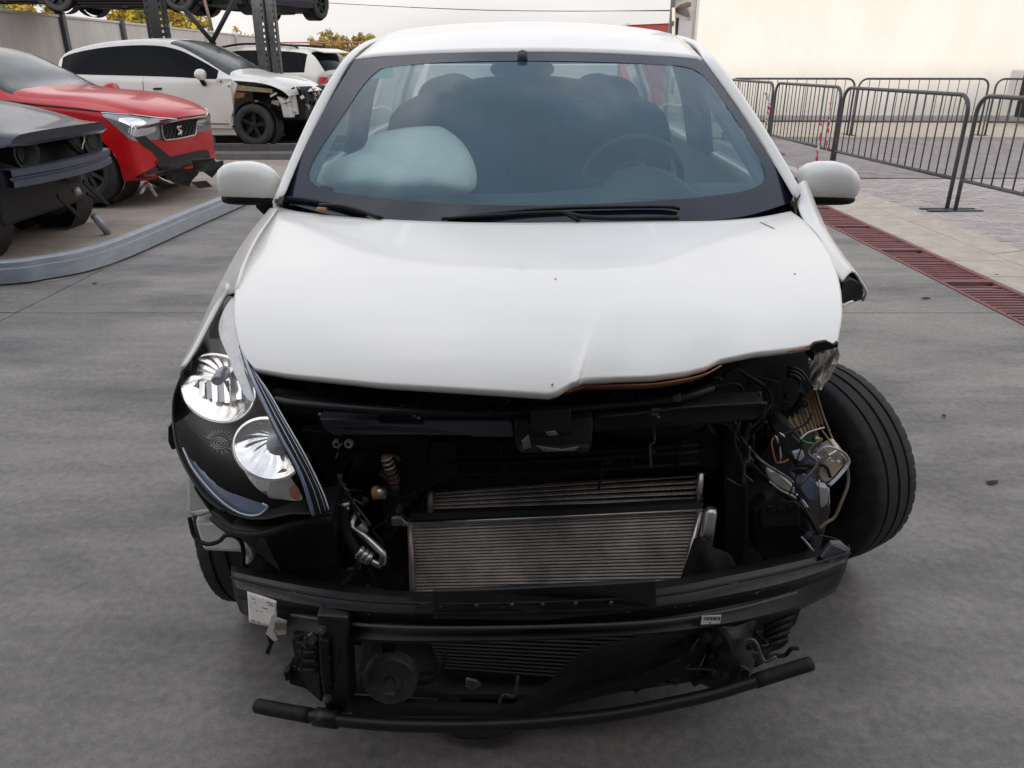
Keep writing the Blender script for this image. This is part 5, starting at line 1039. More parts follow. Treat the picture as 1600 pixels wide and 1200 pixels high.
for pts, m_ in (([(1202, 752, 1.385), (1220, 766, 1.38), (1240, 776, 1.38), (1258, 792, 1.375)], ALUD), ([(1244, 772, 1.385), (1254, 782, 1.38), (1262, 792, 1.38)], SHARD), ([(1206, 760, 1.38), (1226, 774, 1.38), (1250, 784, 1.375), (1268, 812, 1.37), (1279, 834, 1.37)], STEELB), ([(1252, 838, 1.37), (1262, 850, 1.36), (1272, 862, 1.355)], CLEARP)):
    tube('torn_edge', [P3(q) for q in pts], .0035, m_, car, seg=4, flat=.6)
bb = plate('ballast_box', [(1206, 668, 1.50), (1220, 660, 1.50), (1232, 662, 1.50), (1258, 692, 1.47), (1256, 716, 1.455), (1240, 722, 1.455), (1222, 706, 1.47)], .05, BLACK2, car, bevel=.005)
pl2('terminal', [(1238, 708), (1254, 704), (1258, 714), (1250, 722), (1242, 718)], 1.445, .01, SHARD, bb); pl2('terminal', [(1218, 676), (1226, 680), (1228, 685), (1220, 681)], 1.46, .006, PAPER, bb)
for pts, m_ in (([(1212, 680, 1.455), (1206, 690, 1.45), (1208, 706, 1.445), (1213, 722, 1.44), (1224, 722, 1.44), (1232, 718, 1.44)], WIREO), ([(1213, 682, 1.45), (1218, 698, 1.445), (1220, 712, 1.44), (1219, 722, 1.44)], WIREW), ([(1250, 686, 1.46), (1262, 676, 1.48), (1276, 671, 1.49), (1288, 668, 1.50)], WIREW), ([(1254, 688, 1.46), (1262, 692, 1.47), (1270, 692, 1.48)], mat('green_wire', (.03, .25, .16), .5)), ([(1284, 672, 1.50), (1294, 686, 1.49), (1304, 700, 1.48)], MATS['tan_rubber'])):
    tube('wire', [P3(q) for q in pts], .0019, m_, car, seg=5, n=6)
v_, f_ = lathe([(.001, .008), (.006, .007), (.007, -.006)], 10, P(1275, 686, 1.49), (0, -1, .3)); mesh('brass_bulb_foot', v_, f_, mat('brass', (.45, .34, .12), .35, metal=.8), car, True)
tube('lens_ring', [P3(q) for q in [(1318, 716, 1.475), (1325, 738, 1.47), (1324, 760, 1.46), (1314, 786, 1.45), (1304, 808, 1.445), (1292, 816, 1.44), (1280, 826, 1.435)]], .0038, MATS['tan_rubber'], car, seg=4, flat=.6)
# knocked-out right front wheel, toed out
th = R(27); wheel(car, (.903, 2.05, .298), .299, .178, (math.cos(th), math.sin(th), .05), 'disc', n=48)
tube('drive_shaft', [(.5, 1.98, .33), (.92, 2.06, .32)], .03, STEELB, car)
v_, f_ = lathe([(.001, .02), (.13, .02), (.135, .0), (.001, 0)], 30, (.955 - .05 * math.cos(th), 2.075 - .05 * math.sin(th), .315), (-math.cos(th), -math.sin(th), 0)); mesh('brake_disc', v_, f_, STEELB, car, True)
# rear wheels
for s in (-1, 1): wheel(car, (XC + s * .76, 4.60, .31), .31, .19, (s, 0, 0), 'star', rimmat=ALUD)

# ================================================================== THE OTHER CARS
def car_mesh(root, st, arches, bodym, win=(), ws=None, rear=None, glassm=DARKG, wsm=None, nose=.30, tailc=.18, sub=5, hole=None, blackpil=None):
    """station table (x, w, wr, zs, zb, zr, zc) -> body, side windows, windscreen as parts of root (root at the origin)"""
    ns = len(st); xs = [s[0] for s in st]
    A = catmull([Vector((s[1], s[2], s[3])) for s in st], sub); Bq = catmull([Vector((s[4], s[5], s[6])) for s in st], sub); X = catmull([Vector((s[0], 0, 0)) for s in st], sub)
    lin = lambda a, b, t: a + (b - a) * t
    rowsP = []; L = st[-1][0]; Lr = st[0][0]
    for a, b, xx in zip(A, Bq, X):
        w_, wr, zs = a; zb, zr, zc = b; x = xx.x
        base = [(w_ * .80, zs), (w_ * .955, zs + .02), (w_ * .985, zs + .12 * (zb - zs) + .02), (w_ * 1.0, zs + .35 * (zb - zs)), (w_ * 1.0, zs + .6 * (zb - zs)), (w_ * .99, zs + .8 * (zb - zs)), (w_ * .965, zb - .025), (w_ * .945, zb),
                (lin(w_ * .945, wr, .06), lin(zb, zr, .06)), (lin(w_ * .945, wr, .5) + .012, lin(zb, zr, .5)), (lin(w_ * .945, wr, .9) + .004, lin(zb, zr, .9)), (wr, zr), (wr * .95, lin(zr, zc, .4)), (wr * .8, lin(zr, zc, .68)), (wr * .45, lin(zr, zc, .93)), (0, zc)]
        fine = []; 
        for i in range(7):
            for k in range(3): fine.append((lin(base[i][0], base[i + 1][0], k / 3), lin(base[i][1], base[i + 1][1], k / 3)))
        fine += base[7:]
        r = []
        for yy, z in fine:
            q = yy / max(.01, w_); sm = max(0, (x - (L - .75)) / .75) ** 1.5; sr = max(0, ((Lr + .5) - x) / .5) ** 1.5
            r.append(Vector((x - nose * q * q * sm + tailc * q * q * sr, yy, z)))
        rowsP.append(r)
    nr = len(rowsP[0]); IB = 21
    V = []; idx = {}
    for side in (1, -1):
        for i, r in enumerate(rowsP):
            for j, p in enumerate(r): idx[(side, i, j)] = len(V); V.append(Vector((p.x, p.y * side, p.z)))
    F = {'body': [], 'ws': [], 'rear': [], 'pil': []}
    for k in range(len(win)): F['w%d' % k] = []
    # wheel arches
    kill = set()
    for ax, az, ar in arches:
        for key, k in idx.items():
            side, i, j = key
            if j <= IB - 1:
                d = math.hypot(V[k].x - ax, V[k].z - az)
                if d < ar: kill.add(k)
    for side in (1, -1):
        for i in range(len(rowsP) - 1):
            for j in range(nr - 1):
                q = (idx[(side, i, j)], idx[(side, i + 1, j)], idx[(side, i + 1, j + 1)], idx[(side, i, j + 1)])
                if all(k in kill for k in q): continue
                si = (i + .5) / sub; t = 'body'
                if IB + 1 <= j < IB + 3:
                    for k, (a, b) in enumerate(win):
                        if a <= si < b: t = 'w%d' % k
                    if t == 'body' and blackpil and blackpil[0] <= si < blackpil[1]: t = 'pil'
                if j >= IB + 4 or (j >= IB + 3 and False):
                    if ws and ws[0] <= si < ws[1]: t = 'ws'
                    if rear and rear[0] <= si < rear[1]: t = 'rear'
                if hole and hole(V[q[0]], V[q[2]], si, j): continue
                F[t].append(q)
    for ax, az, ar in arches:
        for k in kill:
            d = Vector((V[k].x - ax, 0, V[k].z - az))
            if d.length < ar:
                if d.length < 1e-3: d = Vector((0, 0, 1))
                n_ = d.normalized() * ar; V[k].x = ax + n_.x; V[k].z = max(az + n_.z, V[k].z if n_.z < 0 else -9)
    # close the ends
    for i in (0, len(rowsP) - 1):
        for j in range(nr - 1): F['body'].append((idx[(1, i, j)], idx[(1, i, j + 1)], idx[(-1, i, j + 1)], idx[(-1, i, j)]))
    made = {}
    def mk(name, fs, m, **k):
        used = sorted({a for f in fs for a in f}); mp = {a: b for b, a in enumerate(used)}
        o = mesh(name, [V[a] for a in used], [tuple(mp[a] for a in f) for f in fs], m, root, True, **k)
        bm = bmesh.new(); bm.from_mesh(o.data); bmesh.ops.remove_doubles(bm, verts=bm.verts, dist=.0004); bmesh.ops.recalc_face_normals(bm, faces=bm.faces); bm.to_mesh(o.data); bm.free(); o.data.set_sharp_from_angle(angle=R(38)); return o
    made['body'] = mk('body', F['body'], bodym)
    for k in range(len(win)):
        for side in (1, -1):
            fs = [q for q in F['w%d' % k] if V[q[0]].y * side > 0]
            if fs: mk('side_window', fs, glassm)
    if F['pil']: mk('window_pillar', F['pil'], BLACK)
    if F['ws']: mk('windscreen', F['ws'], wsm or glassm)
    if F['rear']: mk('rear_window', F['rear'], glassm)
    allf = [f for k in F for f in F[k]]
    bvh = BVHTree.FromPolygons([tuple(v) for v in V], [tuple(f) for f in allf])
    for ax, az, ar in arches:
        for s in (-1, 1):
            v, f = lathe([(ar - .01, .30), (ar - .004, .0)], 24, (ax, s * .80, az), (0, -s, 0)); mesh('arch_liner', v, f, DEEP, root, True)
    return bvh
def skin(name, bvh, pts, fr, m, root, off=.008, rings=5, n=48, smoothline=True, **k):
    """panel lying on the body: outline in (a, b) of frame (origin, a axis, b axis, cast direction)"""
    o, ea, eb, dr = [Vector(q) for q in fr]; dr.normalize()
    loop = [Vector((a, b, 0)) for a, b in pts]
    if smoothline: loop = catmull(loop, 5, True)
    loop = resample(loop + [loop[0]], n + 1, False)[:-1]; c = sum(loop, Vector()) / n; vs = []; last = None
    for j in range(rings + 1):
        s = 1 - j / rings
        for p in (loop if j < rings else [c]):
            q = c.lerp(p, s) if j < rings else c; w3 = o + ea * q.x + eb * q.y; hit = bvh.ray_cast(w3 - dr * 3, dr)
            if hit[0] is None: hit = bvh.find_nearest(w3)
            h = hit[0]; last = h; vs.append(h - dr * off)
    fs = [(j * n + i, j * n + (i + 1) % n, (j + 1) * n + (i + 1) % n, (j + 1) * n + i) for j in range(rings - 1) for i in range(n)] + [((rings - 1) * n + i, (rings - 1) * n + (i + 1) % n, rings * n) for i in range(n)]
    return mesh(name, vs, fs, m, root, True, **k)
def seam(name, bvh, pts, fr, m, root, r=.004, off=.0, **k):
    o, ea, eb, dr = [Vector(q) for q in fr]; dr.normalize(); res = []
    for p in catmull([Vector((a, b, 0)) for a, b in pts], 6):
        w3 = o + ea * p.x + eb * p.y; hit = bvh.ray_cast(w3 - dr * 3, dr); h = hit[0] if hit[0] is not None else bvh.find_nearest(w3)[0]; res.append(h - dr * off)
    return tube(name, res, r, m, root, n=6)
def side_mirror(root, c, s, m):
    c = Vector(c); v, f = lathe([(.001, -.06), (.6, -.055), (.95, -.02), (1.0, .02), (.9, .05), (.001, .055)], 18, (0, 0, 0), (1, 0, 0)); o = mesh('wing_mirror', [c + Vector((p.x, p.y * .125, p.z * .082)) for p in v], f, m, root, True)
    mesh('mirror_foot', *prismgeo([c + Vector((0, -s * .10, -.06)), c + Vector((0, -s * .04, -.05)), c + Vector((.02, -s * .10, -.16)), c + Vector((.02, -s * .16, -.16))], (-.06, 0, 0)), BLACK, o); return o
RIGHT = ((0, 0, 0), (1, 0, 0), (0, 0, 1), (0, 1, 0)); FRONT = ((0, 0, 0), (0, 1, 0), (0, 0, 1), (-1, 0, 0))
def place(root, x, y, yaw, s=1.0, z=0.0, roll=0.0, pitch=0.0):
    root.location = (x, y, z); root.rotation_euler = (roll, pitch, yaw); root.scale = (s, s, s)

# ---- red hatchback, nose broken
rc = empty('red_car', (0, 0, 0), 'red hatchback with a broken bumper and dangling front trim', 'car')
stR = [(-2.1, .70, .52, .42, .80, .86, .90), (-2.0, .80, .60, .30, .92, 1.02, 1.06), (-1.7, .88, .60, .24, .96, 1.30, 1.36), (-1.0, .905, .60, .20, .96, 1.40, 1.455), (-.2, .91, .61, .20, .94, 1.42, 1.47), (.25, .91, .63, .20, .93, 1.36, 1.42), (.65, .91, .69, .20, .93, 1.16, 1.22), (1.0, .905, .76, .20, .92, .96, 1.00), (1.45, .90, .74, .20, .87, .90, .955), (1.8, .88, .68, .20, .80, .83, .875), (1.98, .84, .60, .21, .74, .76, .79), (2.08, .76, .50, .24, .62, .64, .67)]
stRed = [(-2.1, .70, .52, .42, .80, .86, .90), (-2.0, .80, .60, .30, .92, 1.02, 1.06), (-1.7, .88, .60, .24, .96, 1.30, 1.36), (-1.1, .905, .60, .20, .97, 1.41, 1.465), (-.5, .91, .61, .20, .96, 1.42, 1.475), (-.08, .91, .63, .20, .955, 1.36, 1.42), (.30, .91, .69, .20, .955, 1.18, 1.25), (.65, .905, .77, .20, .955, 1.0, 1.07), (1.3, .90, .74, .20, .90, .945, 1.01), (1.75, .88, .68, .20, .83, .87, .92), (1.98, .84, .62, .21, .765, .80, .835), (2.06, .78, .54, .24, .71, .735, .76)]
bv = car_mesh(rc, stRed, [(1.30, .32, .37), (-1.30, .32, .37)], RED, win=[(1.8, 3.4), (3.5, 5.9)], ws=(4.9, 7.0), rear=(.6, 2.2), wsm=FILMG, blackpil=(3.4, 3.5), nose=.24)
NOSE = ((0, 0, 0), (.45, .89, 0), (0, 0, 1), (-.89, .45, 0))
for x in (1.30, -1.30):
    for s in (-1, 1): wheel(rc, (x, s * .80, .32), .32, .21, (0, s, 0), 'multi', n=36, rimmat=HORN)
for s in (-1, 1):
    fr = ((0, 0, 0), (.6, .8 * -s, 0), (0, 0, 1), (-.8 , -.6 * s, 0)) if False else ((0, 0, 0), (1, 0, 0), (0, 0, 1), (-.25, -s, 0))
    h1 = skin('headlight', bv, [(1.36, .85), (1.60, .825), (1.80, .79), (2.0, .745), (1.98, .625), (1.80, .575), (1.62, .59), (1.48, .72)], fr, LAMPG, rc, off=.006)
    h2 = skin('lamp_eye', bv, [(1.52, .80), (1.70, .775), (1.73, .66), (1.63, .63), (1.55, .72)], fr, CHROMES, h1, off=.010)
    skin('lamp_eye', bv, [(1.76, .735), (1.86, .70), (1.84, .665), (1.76, .665)], fr, SHARD, h1, off=.010)
    seam('lamp_edge', bv, [(1.36, .85), (1.60, .825), (1.80, .79), (2.0, .745)], fr, CHROMES, h1, r=.005, off=.012)
gr = skin('grille', bv, [(-.34, .735), (.03, .75), (.42, .735), (.36, .56), (.03, .545), (-.28, .56)], FRONT, BLACK, rc, off=.010, smoothline=False)
seam('grille_rim', bv, [(-.34, .735), (-.17, .744), (.03, .748), (.25, .744), (.42, .735), (.41, .69), (.37, .565), (.23, .55), (.03, .545), (-.17, .55), (-.29, .565), (-.33, .69), (-.34, .735)], FRONT, ALU, gr, r=.010, off=.012)
for i in range(9):
    seam('grille_bar', bv, [(-.36 + i * .08, .70), (-.30 + i * .08, .63), (-.36 + i * .08, .56)], FRONT, HORN, gr, r=.0055, off=.013)
# emblem: two stepped bars of a slanted S
for pts in ([(-.045, .675), (.045, .675), (.045, .655), (-.015, .655), (-.015, .64), (-.045, .64)], [(.045, .585), (-.045, .585), (-.045, .605), (.015, .605), (.015, .62), (.045, .62)], [(-.045, .648), (.03, .632), (.045, .612), (.045, .605), (-.03, .625)]):
    skin('emblem', bv, pts, FRONT, CHROMES, gr, off=.028, rings=2, n=24, smoothline=False, thick=.008)
# dark tear, lower openings and dangling trim
skin('bumper_tear', bv, [(1.63, .62), (1.675, .625), (1.70, .55), (1.745, .45), (1.78, .36), (1.72, .355), (1.69, .46), (1.65, .54)], ((0, 0, 0), (1, 0, 0), (0, 0, 1), (-.25, 1, 0)), DEEP, rc, off=.012, smoothline=False)
skin('fog_opening', bv, [(1.52, .25), (1.66, .32), (1.75, .36), (1.93, .36), (1.92, .29), (1.80, .25), (1.66, .235)], ((0, 0, 0), (1, 0, 0), (0, 0, 1), (-.3, 1, 0)), BLACK, rc, off=.012, smoothline=False)
skin('lower_opening', bv, [(-.52, .37), (-.3, .385), (0, .385), (.5, .385), (.62, .36), (.6, .24), (.3, .2), (-.3, .2), (-.45, .24)], FRONT, DEEP, rc, off=.012, smoothline=False)
seam('bonnet_gap', bv, [(.6, .95), (1.0, .91), (1.4, .875), (1.7, .835), (1.9, .79)], RIGHT, DEEP, rc, r=.009)
seam('bonnet_gap', bv, [(-.52, .755), (-.3, .768), (0, .772), (.3, .768), (.52, .755)], FRONT, DEEP, rc, r=.008)
seam('panel_gap', bv, [(1.46, .80), (1.50, .70), (1.52, .62)], RIGHT, DEEP, rc, r=.004)
cr3 = random.Random(4)
def flap(pts, m):
    pts = [Vector(p) for p in pts]; o_ = mesh('hanging_trim', *prismgeo(pts, (-.012, .006, .004)), m, rc, bevel=.003); return o_
flap([(1.98, -.62, .30), (2.06, -.40, .30), (2.10, -.30, .20), (2.05, -.34, .10), (2.02, -.50, .13), (1.96, -.60, .22)], BLACK2)
flap([(2.10, -.28, .36), (2.14, .10, .34), (2.16, .16, .22), (2.13, .02, .14), (2.12, -.12, .22), (2.08, -.24, .24)], BLACK)
flap([(2.08, .14, .28), (2.10, .40, .28), (2.10, .36, .10), (2.10, .30, .15), (2.09, .20, .17)], BLACK2)
flap([(2.05, -.30, .14), (2.10, -.05, .12), (2.12, .02, .05), (2.08, -.20, .06)], BLACK)
for i in range(5):
    a = Vector((1.82, -.72, .20)); b = a + Vector((cr3.uniform(-.08, .08), -.02 + cr3.uniform(-.05, .05), -cr3.uniform(.08, .17))); mesh('torn_foil', *prismgeo([a + Vector((-.02, 0, 0)), b + Vector((-.012, 0, 0)), b + Vector((.014, 0, .01)), a + Vector((.02, 0, 0))], (0, .006, 0)), ALU, rc)
for i in range(1): tube('hanging_wire', [(2.05, .1 + i * .1, .35), (2.2, .15 + i * .1, .2 - .03 * i), (2.28, .2 + i * .1, .22), (2.30, .2 + i * .12, .03)], .006, BLACK, rc, seg=5, n=6)
side_mirror(rc, (.55, -1.0, .99), -1, RED); side_mirror(rc, (.55, 1.0, .99), 1, RED)
place(rc, -5.66, 9.2, R(-6), 1.06, .05)

# ---- dark blue car, front stripped to its beam
bc = empty('dark_blue_car', (0, 0, 0), 'dark blue car with its front stripped off and steel beam exposed', 'car')
stB = [(-2.3, .70, .55, .42, .80, .86, .92), (-2.15, .80, .60, .30, .92, .98, 1.03), (-1.6, .87, .56, .24, .95, 1.25, 1.30), (-.9, .89, .56, .22, .95, 1.38, 1.43), (-.1, .89, .58, .22, .94, 1.38, 1.43), (.5, .89, .66, .22, .97, 1.24, 1.31), (.85, .885, .76, .22, .99, 1.16, 1.21), (1.3, .88, .76, .22, .96, 1.08, 1.13), (1.62, .86, .74, .24, .91, 1.01, 1.055), (1.85, .83, .72, .60, .89, .955, .99), (2.06, .78, .68, .87, .90, .94, .97)]
bvb = car_mesh(bc, stB, [(1.35, .31, .36), (-1.35, .31, .36)], NAVY, win=[(1.8, 3.3), (3.4, 4.9)], ws=(4.1, 6.0), rear=(.6, 2.1), blackpil=(3.3, 3.4), nose=.10, hole=lambda a, b, si, j: si > 7.9 and j < 17)
for x in (1.35, -1.35):
    for s in (-1, 1): wheel(bc, (x, s * .78, .31), .31, .2, (0, s, 0), 'star', n=32, rimmat=ALUD)
box('front_bulk', (1.62, 0, .55), (.20, 1.30, .55), DEEP, bc, bevel=.03)
bar_ = [Vector((2.02 - .10 * (y / .75) ** 2, y, .655 + .0 * y)) for y in (-.78, -.5, -.2, .1, .4, .65, .80)]
bmv = []
for p in catmull(bar_, 4): bmv.append([p + Vector(q) for q in ((0, 0, .065), (.035, 0, .06), (.035, 0, .015), (.015, 0, .005), (.015, 0, -.01), (.035, 0, -.02), (.035, 0, -.065), (0, 0, -.07), (-.05, 0, -.07), (-.05, 0, .065), (0, 0, .065))])
o = surf('crash_beam', bmv, mat('blue_grey_steel', (.055, .065, .09), .45, metal=.3, dust=.4, dustc=(.12, .12, .13)), bc, smooth=False)
for y in (-.52, .52):
    v, f = lathe([(.001, -.10), (.09, -.10), (.12, -.02), (.15, .06), (.17, .075), (.17, .085), (.14, .08), (.09, .0)], 28, (1.86, y, .81), (1, 0, 0)); hb = mesh('lamp_bucket', [Vector((p.x, p.y, .81 + (p.z - .81) * .78)) for p in v], f, BLACK2, bc, True)
    mesh('lamp_recess', *lathe([(.001, .0), (.085, .0), (.095, .02)], 24, (1.87, y + .06, .81), (1, 0, 0)), DEEP, hb, True)
mesh('lamp_frame', *prismgeo([Vector((1.92, y, z)) for y, z in ((.12, .875), (.45, .885), (.70, .87), (.76, .80), (.72, .73), (.56, .705), (.35, .71), (.26, .75))], (-.05, 0, 0)), BLACK2, bc, bevel=.01)
mesh('lamp_hole', *prismgeo([Vector((1.925, y, z)) for y, z in ((.20, .855), (.38, .86), (.36, .74), (.30, .75))], (-.01, 0, 0)), DEEP, bc, bevel=.01)
mesh('lamp_hole', *prismgeo([Vector((1.925, .57 + .11 * math.cos(R(a)), .80 + .062 * math.sin(R(a)))) for a in range(0, 360, 24)], (-.01, 0, 0)), DEEP, bc)
tube('loose_wire', [(1.95, .36, .88), (1.96, .34, .84), (1.97, .31, .82), (1.97, .28, .80), (1.97, .25, .76)], .005, WIREW, bc, seg=4, n=6)
tube('loose_wire', [(1.94, .12, .87), (1.96, .2, .80), (1.96, .29, .72)], .005, BLACK2, bc, seg=4, n=6)
for i in range(4):
    a = Vector((1.85 + cr3.uniform(-.1, .15), cr3.uniform(-.9, .35), .42 + cr3.uniform(-.05, .1))); b = a + Vector((cr3.uniform(-.1, .1), cr3.uniform(.1, .4), cr3.uniform(-.25, -.02))); w_ = Vector((0, cr3.uniform(.0, .04), cr3.uniform(.015, .05)))
    mesh('hanging_scrap', *prismgeo([a, b, b + w_, a + w_], (-.02, .01, 0)), BLACK if i % 2 else BLACK2, bc, bevel=.006)
tube('cooler_pipe', [(1.98, -.02, .48), (2.0, -.02, .42)], .035, ALUD, bc); tube('loose_strut', [(2.00, .16, .22), (2.02, .30, .04)], .032, GALV, bc, n=12)
place(bc, -5.60, 6.47, R(1.5), 1.0, -.03)

# ---- white people carrier with its wing stripped, raised on low beams
mp_ = empty('white_people_carrier', (0, 0, 0), 'white people carrier side on with its front wing stripped to bare metal', 'car')
stM = [(-2.15, .72, .56, .45, .85, .92, .98), (-2.08, .80, .62, .36, 1.00, 1.08, 1.12), (-1.85, .87, .64, .28, 1.03, 1.32, 1.37), (-1.2, .885, .65, .24, 1.01, 1.47, 1.53), (-.4, .89, .66, .24, .99, 1.52, 1.58), (.1, .89, .66, .24, .98, 1.46, 1.54), (.5, .89, .69, .24, .97, 1.28, 1.38), (.95, .885, .74, .24, .97, 1.03, 1.13), (1.2, .88, .74, .26, .96, .99, 1.07), (1.6, .87, .70, .28, .92, .95, 1.02), (1.95, .82, .62, .40, .83, .86, .91), (2.08, .74, .5, .5, .74, .76, .80)]
def holeM(a, b, si, j): return si > 7.25 and j < 20
bvm = car_mesh(mp_, stM, [(1.29, .31, .36), (-1.29, .31, .36)], WHITE2, win=[(2.0, 3.0), (3.1, 4.45), (4.5, 6.6)], ws=(4.9, 7.0), rear=(.7, 2.0), wsm=FILMG, blackpil=(2.9, 4.55), nose=.25, hole=holeM)
for x in (1.29, -1.29):
    for s in (-1, 1): wheel(mp_, (x, s * .78, .31), .31, .2, (0, s, 0), 'star', n=32)
box('stripped_bay', (1.60, 0, .62), (.85, 1.05, .50), DEEP, mp_, bevel=.03)
mesh('bare_pillar', *prismgeo([Vector(q) for q in ((.78, -.87, 1.0), (1.02, -.85, .99), (1.10, -.84, .90), (1.02, -.85, .74), (.98, -.86, .60), (.95, -.86, .30), (.82, -.87, .30))], (0, .08, 0)), PRIMER, mp_, bevel=.01)
mesh('bare_rail', *prismgeo([Vector(q) for q in ((1.02, -.80, .90), (1.35, -.76, .87), (1.60, -.72, .84), (1.60, -.72, .78), (1.35, -.76, .80), (1.05, -.80, .82))], (0, .07, 0)), mat('tan_primer', (.36, .30, .18), .6, var=.3, vscale=20, dust=.4), mp_, bevel=.006)
mesh('bare_rail', *prismgeo([Vector(q) for q in ((1.0, -.82, .80), (1.18, -.80, .78), (1.16, -.80, .72), (1.02, -.82, .70))], (0, .05, 0)), mat('rusty_bracket', (.25, .11, .04), .8, var=.4), mp_)
mesh('washer_tank', *prismgeo([Vector(q) for q in ((1.66, -.74, .74), (1.76, -.72, .70), (1.86, -.72, .54), (1.88, -.72, .42), (1.74, -.74, .42), (1.72, -.74, .60))], (0, .14, 0)), TANK, mp_, bevel=.02)
mesh('chassis_leg', *prismgeo([Vector(q) for q in ((1.80, -.60, .80), (1.90, -.58, .80), (1.92, -.58, .46), (1.84, -.60, .46))], (0, .08, 0)), PRIMER, mp_, bevel=.01)
for i in range(16):
    a = Vector((1.3 + cr3.uniform(0, .75), -.70 + cr3.uniform(-.05, .12), .86 - cr3.uniform(0, .32))); mesh('stripped_bit', *boxgeo(a, (cr3.uniform(.03, .13), .03, cr3.uniform(.015, .05)), Matrix.Rotation(cr3.uniform(-.6, .6), 3, 'Y')), cr3.choice([PRIMER, STEELB, ALUD, BLACK2, PRIMER]), mp_)
for i in range(26):
    a = Vector((2.04 + cr3.uniform(-.03, .05), cr3.uniform(-.62, .35), cr3.uniform(.44, .84))); mesh('stripped_bit', *boxgeo(a, (.03, cr3.uniform(.02, .14), cr3.uniform(.02, .10)), Matrix.Rotation(cr3.uniform(-.8, .8), 3, 'X')), cr3.choice([PRIMER, STEELB, ALUD, BLACK2, BLACK, DEEP]), mp_)
for i in range(9): 
    v_, f_ = lathe([(.001, .003), (.016, .002)], 8, (.86 + .12 * (i % 2), -.874, .95 - i * .07), (0, -1, 0)); mesh('bolt_hole', v_, f_, DEEP, mp_)
side_mirror(mp_, (.60, -1.0, 1.05), -1, WHITE2); side_mirror(mp_, (.60, 1.0, 1.05), 1, WHITE2)
seam('door_gap', bvm, [(-.42, .99), (-.43, .7), (-.42, .4)], RIGHT, DEEP, mp_, r=.005); seam('sill_line', bvm, [(-.9, .335), (0, .33), (.9, .33)], RIGHT, BLACK2, mp_, r=.008)
seam('door_handle', bvm, [(-.25, .84), (-.12, .845)], RIGHT, BLACK2, mp_, r=.016, off=.01); seam('door_handle', bvm, [(-1.1, .86), (-.97, .865)], RIGHT, BLACK2, mp_, r=.016, off=.01)
place(mp_, -5.48, 14.35, R(-7), 1.05, .14)
# ---- white crossover behind, tail to the right
cv = empty('white_crossover', (0, 0, 0), 'dusty white crossover seen behind the grey perforated post, tail towards the white wreck', 'car')
stC = [(-2.15, .70, .50, .45, .95, 1.02, 1.06), (-2.08, .84, .58, .38, 1.03, 1.16, 1.21), (-1.8, .88, .60, .32, 1.06, 1.44, 1.49), (-1.3, .89, .62, .28, 1.05, 1.53, 1.58), (-.3, .89, .64, .28, 1.03, 1.56, 1.62), (.3, .89, .65, .28, 1.02, 1.48, 1.54), (.7, .89, .70, .28, 1.02, 1.25, 1.31), (1.1, .885, .75, .28, 1.02, 1.06, 1.11), (1.6, .87, .72, .28, .96, .99, 1.05), (2.0, .80, .62, .34, .82, .85, .90), (2.1, .7, .5, .4, .7, .72, .76)]
car_mesh(cv, stC, [(1.3, .34, .40), (-1.3, .34, .40)], WHITE2, win=[(2.2, 3.6), (3.65, 6.0)], ws=(5, 7), rear=(.7, 2.0), nose=.25, blackpil=(3.55, 3.7))
for x in (1.3, -1.3):
    for s in (-1, 1): wheel(cv, (x, s * .78, .34), .34, .22, (0, s, 0), 'star', n=28, rimmat=ALUD)
for s in (-1, 1): tube('roof_rail', [(-1.5, s * .60, 1.55), (-1.3, s * .62, 1.60), (-.3, s * .63, 1.63), (.3, s * .62, 1.57)], .022, STEELB, cv, seg=4)
mesh('tail_spoiler', *prismgeo([Vector((-1.75, -.58, 1.52)), Vector((-1.75, .58, 1.52)), Vector((-2.05, .54, 1.45)), Vector((-2.05, -.54, 1.45))], (0, 0, .03)), WHITE2, cv, bevel=.01)
for s in (-1, 1): mesh('tail_lamp', *prismgeo([Vector((-2.02, s * .76, 1.0)), Vector((-2.05, s * .60, 1.0)), Vector((-2.07, s * .60, .88)), Vector((-2.0, s * .82, .86))], (-.06, 0, 0)), MATS['red_lamp'], cv, bevel=.01)
place(cv, -6.1, 19.6, R(164), 1.08, .05)
# ---- small blue car glimpsed between red roof and people carrier
uc = empty('blue_car', (0, 0, 0), 'blue car roof glimpsed between the red car and the white people carrier', 'car')
car_mesh(uc, stR, [(1.30, .32, .37), (-1.30, .32, .37)], BLUE, win=[(1.8, 3.4), (3.5, 5.9)], ws=(4.9, 7.0), rear=(.6, 2.2), blackpil=(3.4, 3.5))
for x in (1.30, -1.30):
    for s in (-1, 1): wheel(uc, (x, s * .80, .32), .32, .21, (0, s, 0), 'star', n=24, rimmat=ALUD)
place(uc, -10.1, 17.0, R(-80), .86, 0)

# ---- storage rack: perforated uprights, braces, rails; cars parked on top
rk = empty('storage_rack', (-6, 17, 0), 'tall perforated steel car rack with diagonal braces', 'rack')
def upright(x, y, wd, dp, m, top=4.2, pit=.105):
    """channel with punched holes in both flanges"""
    V, Fc = [], []
    def face(o, a, b):
        cols = [0, .12, .24, .44, .56, .76, .88, 1.0]; z = 0
        nz = int(top / pit); zs = []
        for k in range(nz): zs += [k * pit, k * pit + pit * .55]
        zs.append(top); base = len(V); nc = len(cols)
        for z in zs:
            for c_ in cols: V.append(Vector(o) + Vector(a) * c_ + Vector((0, 0, z)))
        for j in range(len(zs) - 1):
            for i in range(nc - 1):
                if j % 2 == 1 and i in (1, 5): continue
                q = base + j * nc + i; Fc.append((q, q + 1, q + nc + 1, q + nc))
    face((x, y, 0), (wd, 0, 0), None); face((x, y, 0), (0, dp, 0), None); face((x + wd, y, 0), (0, dp, 0), None)
    return mesh('upright', V, Fc, m, rk, thick=.006)
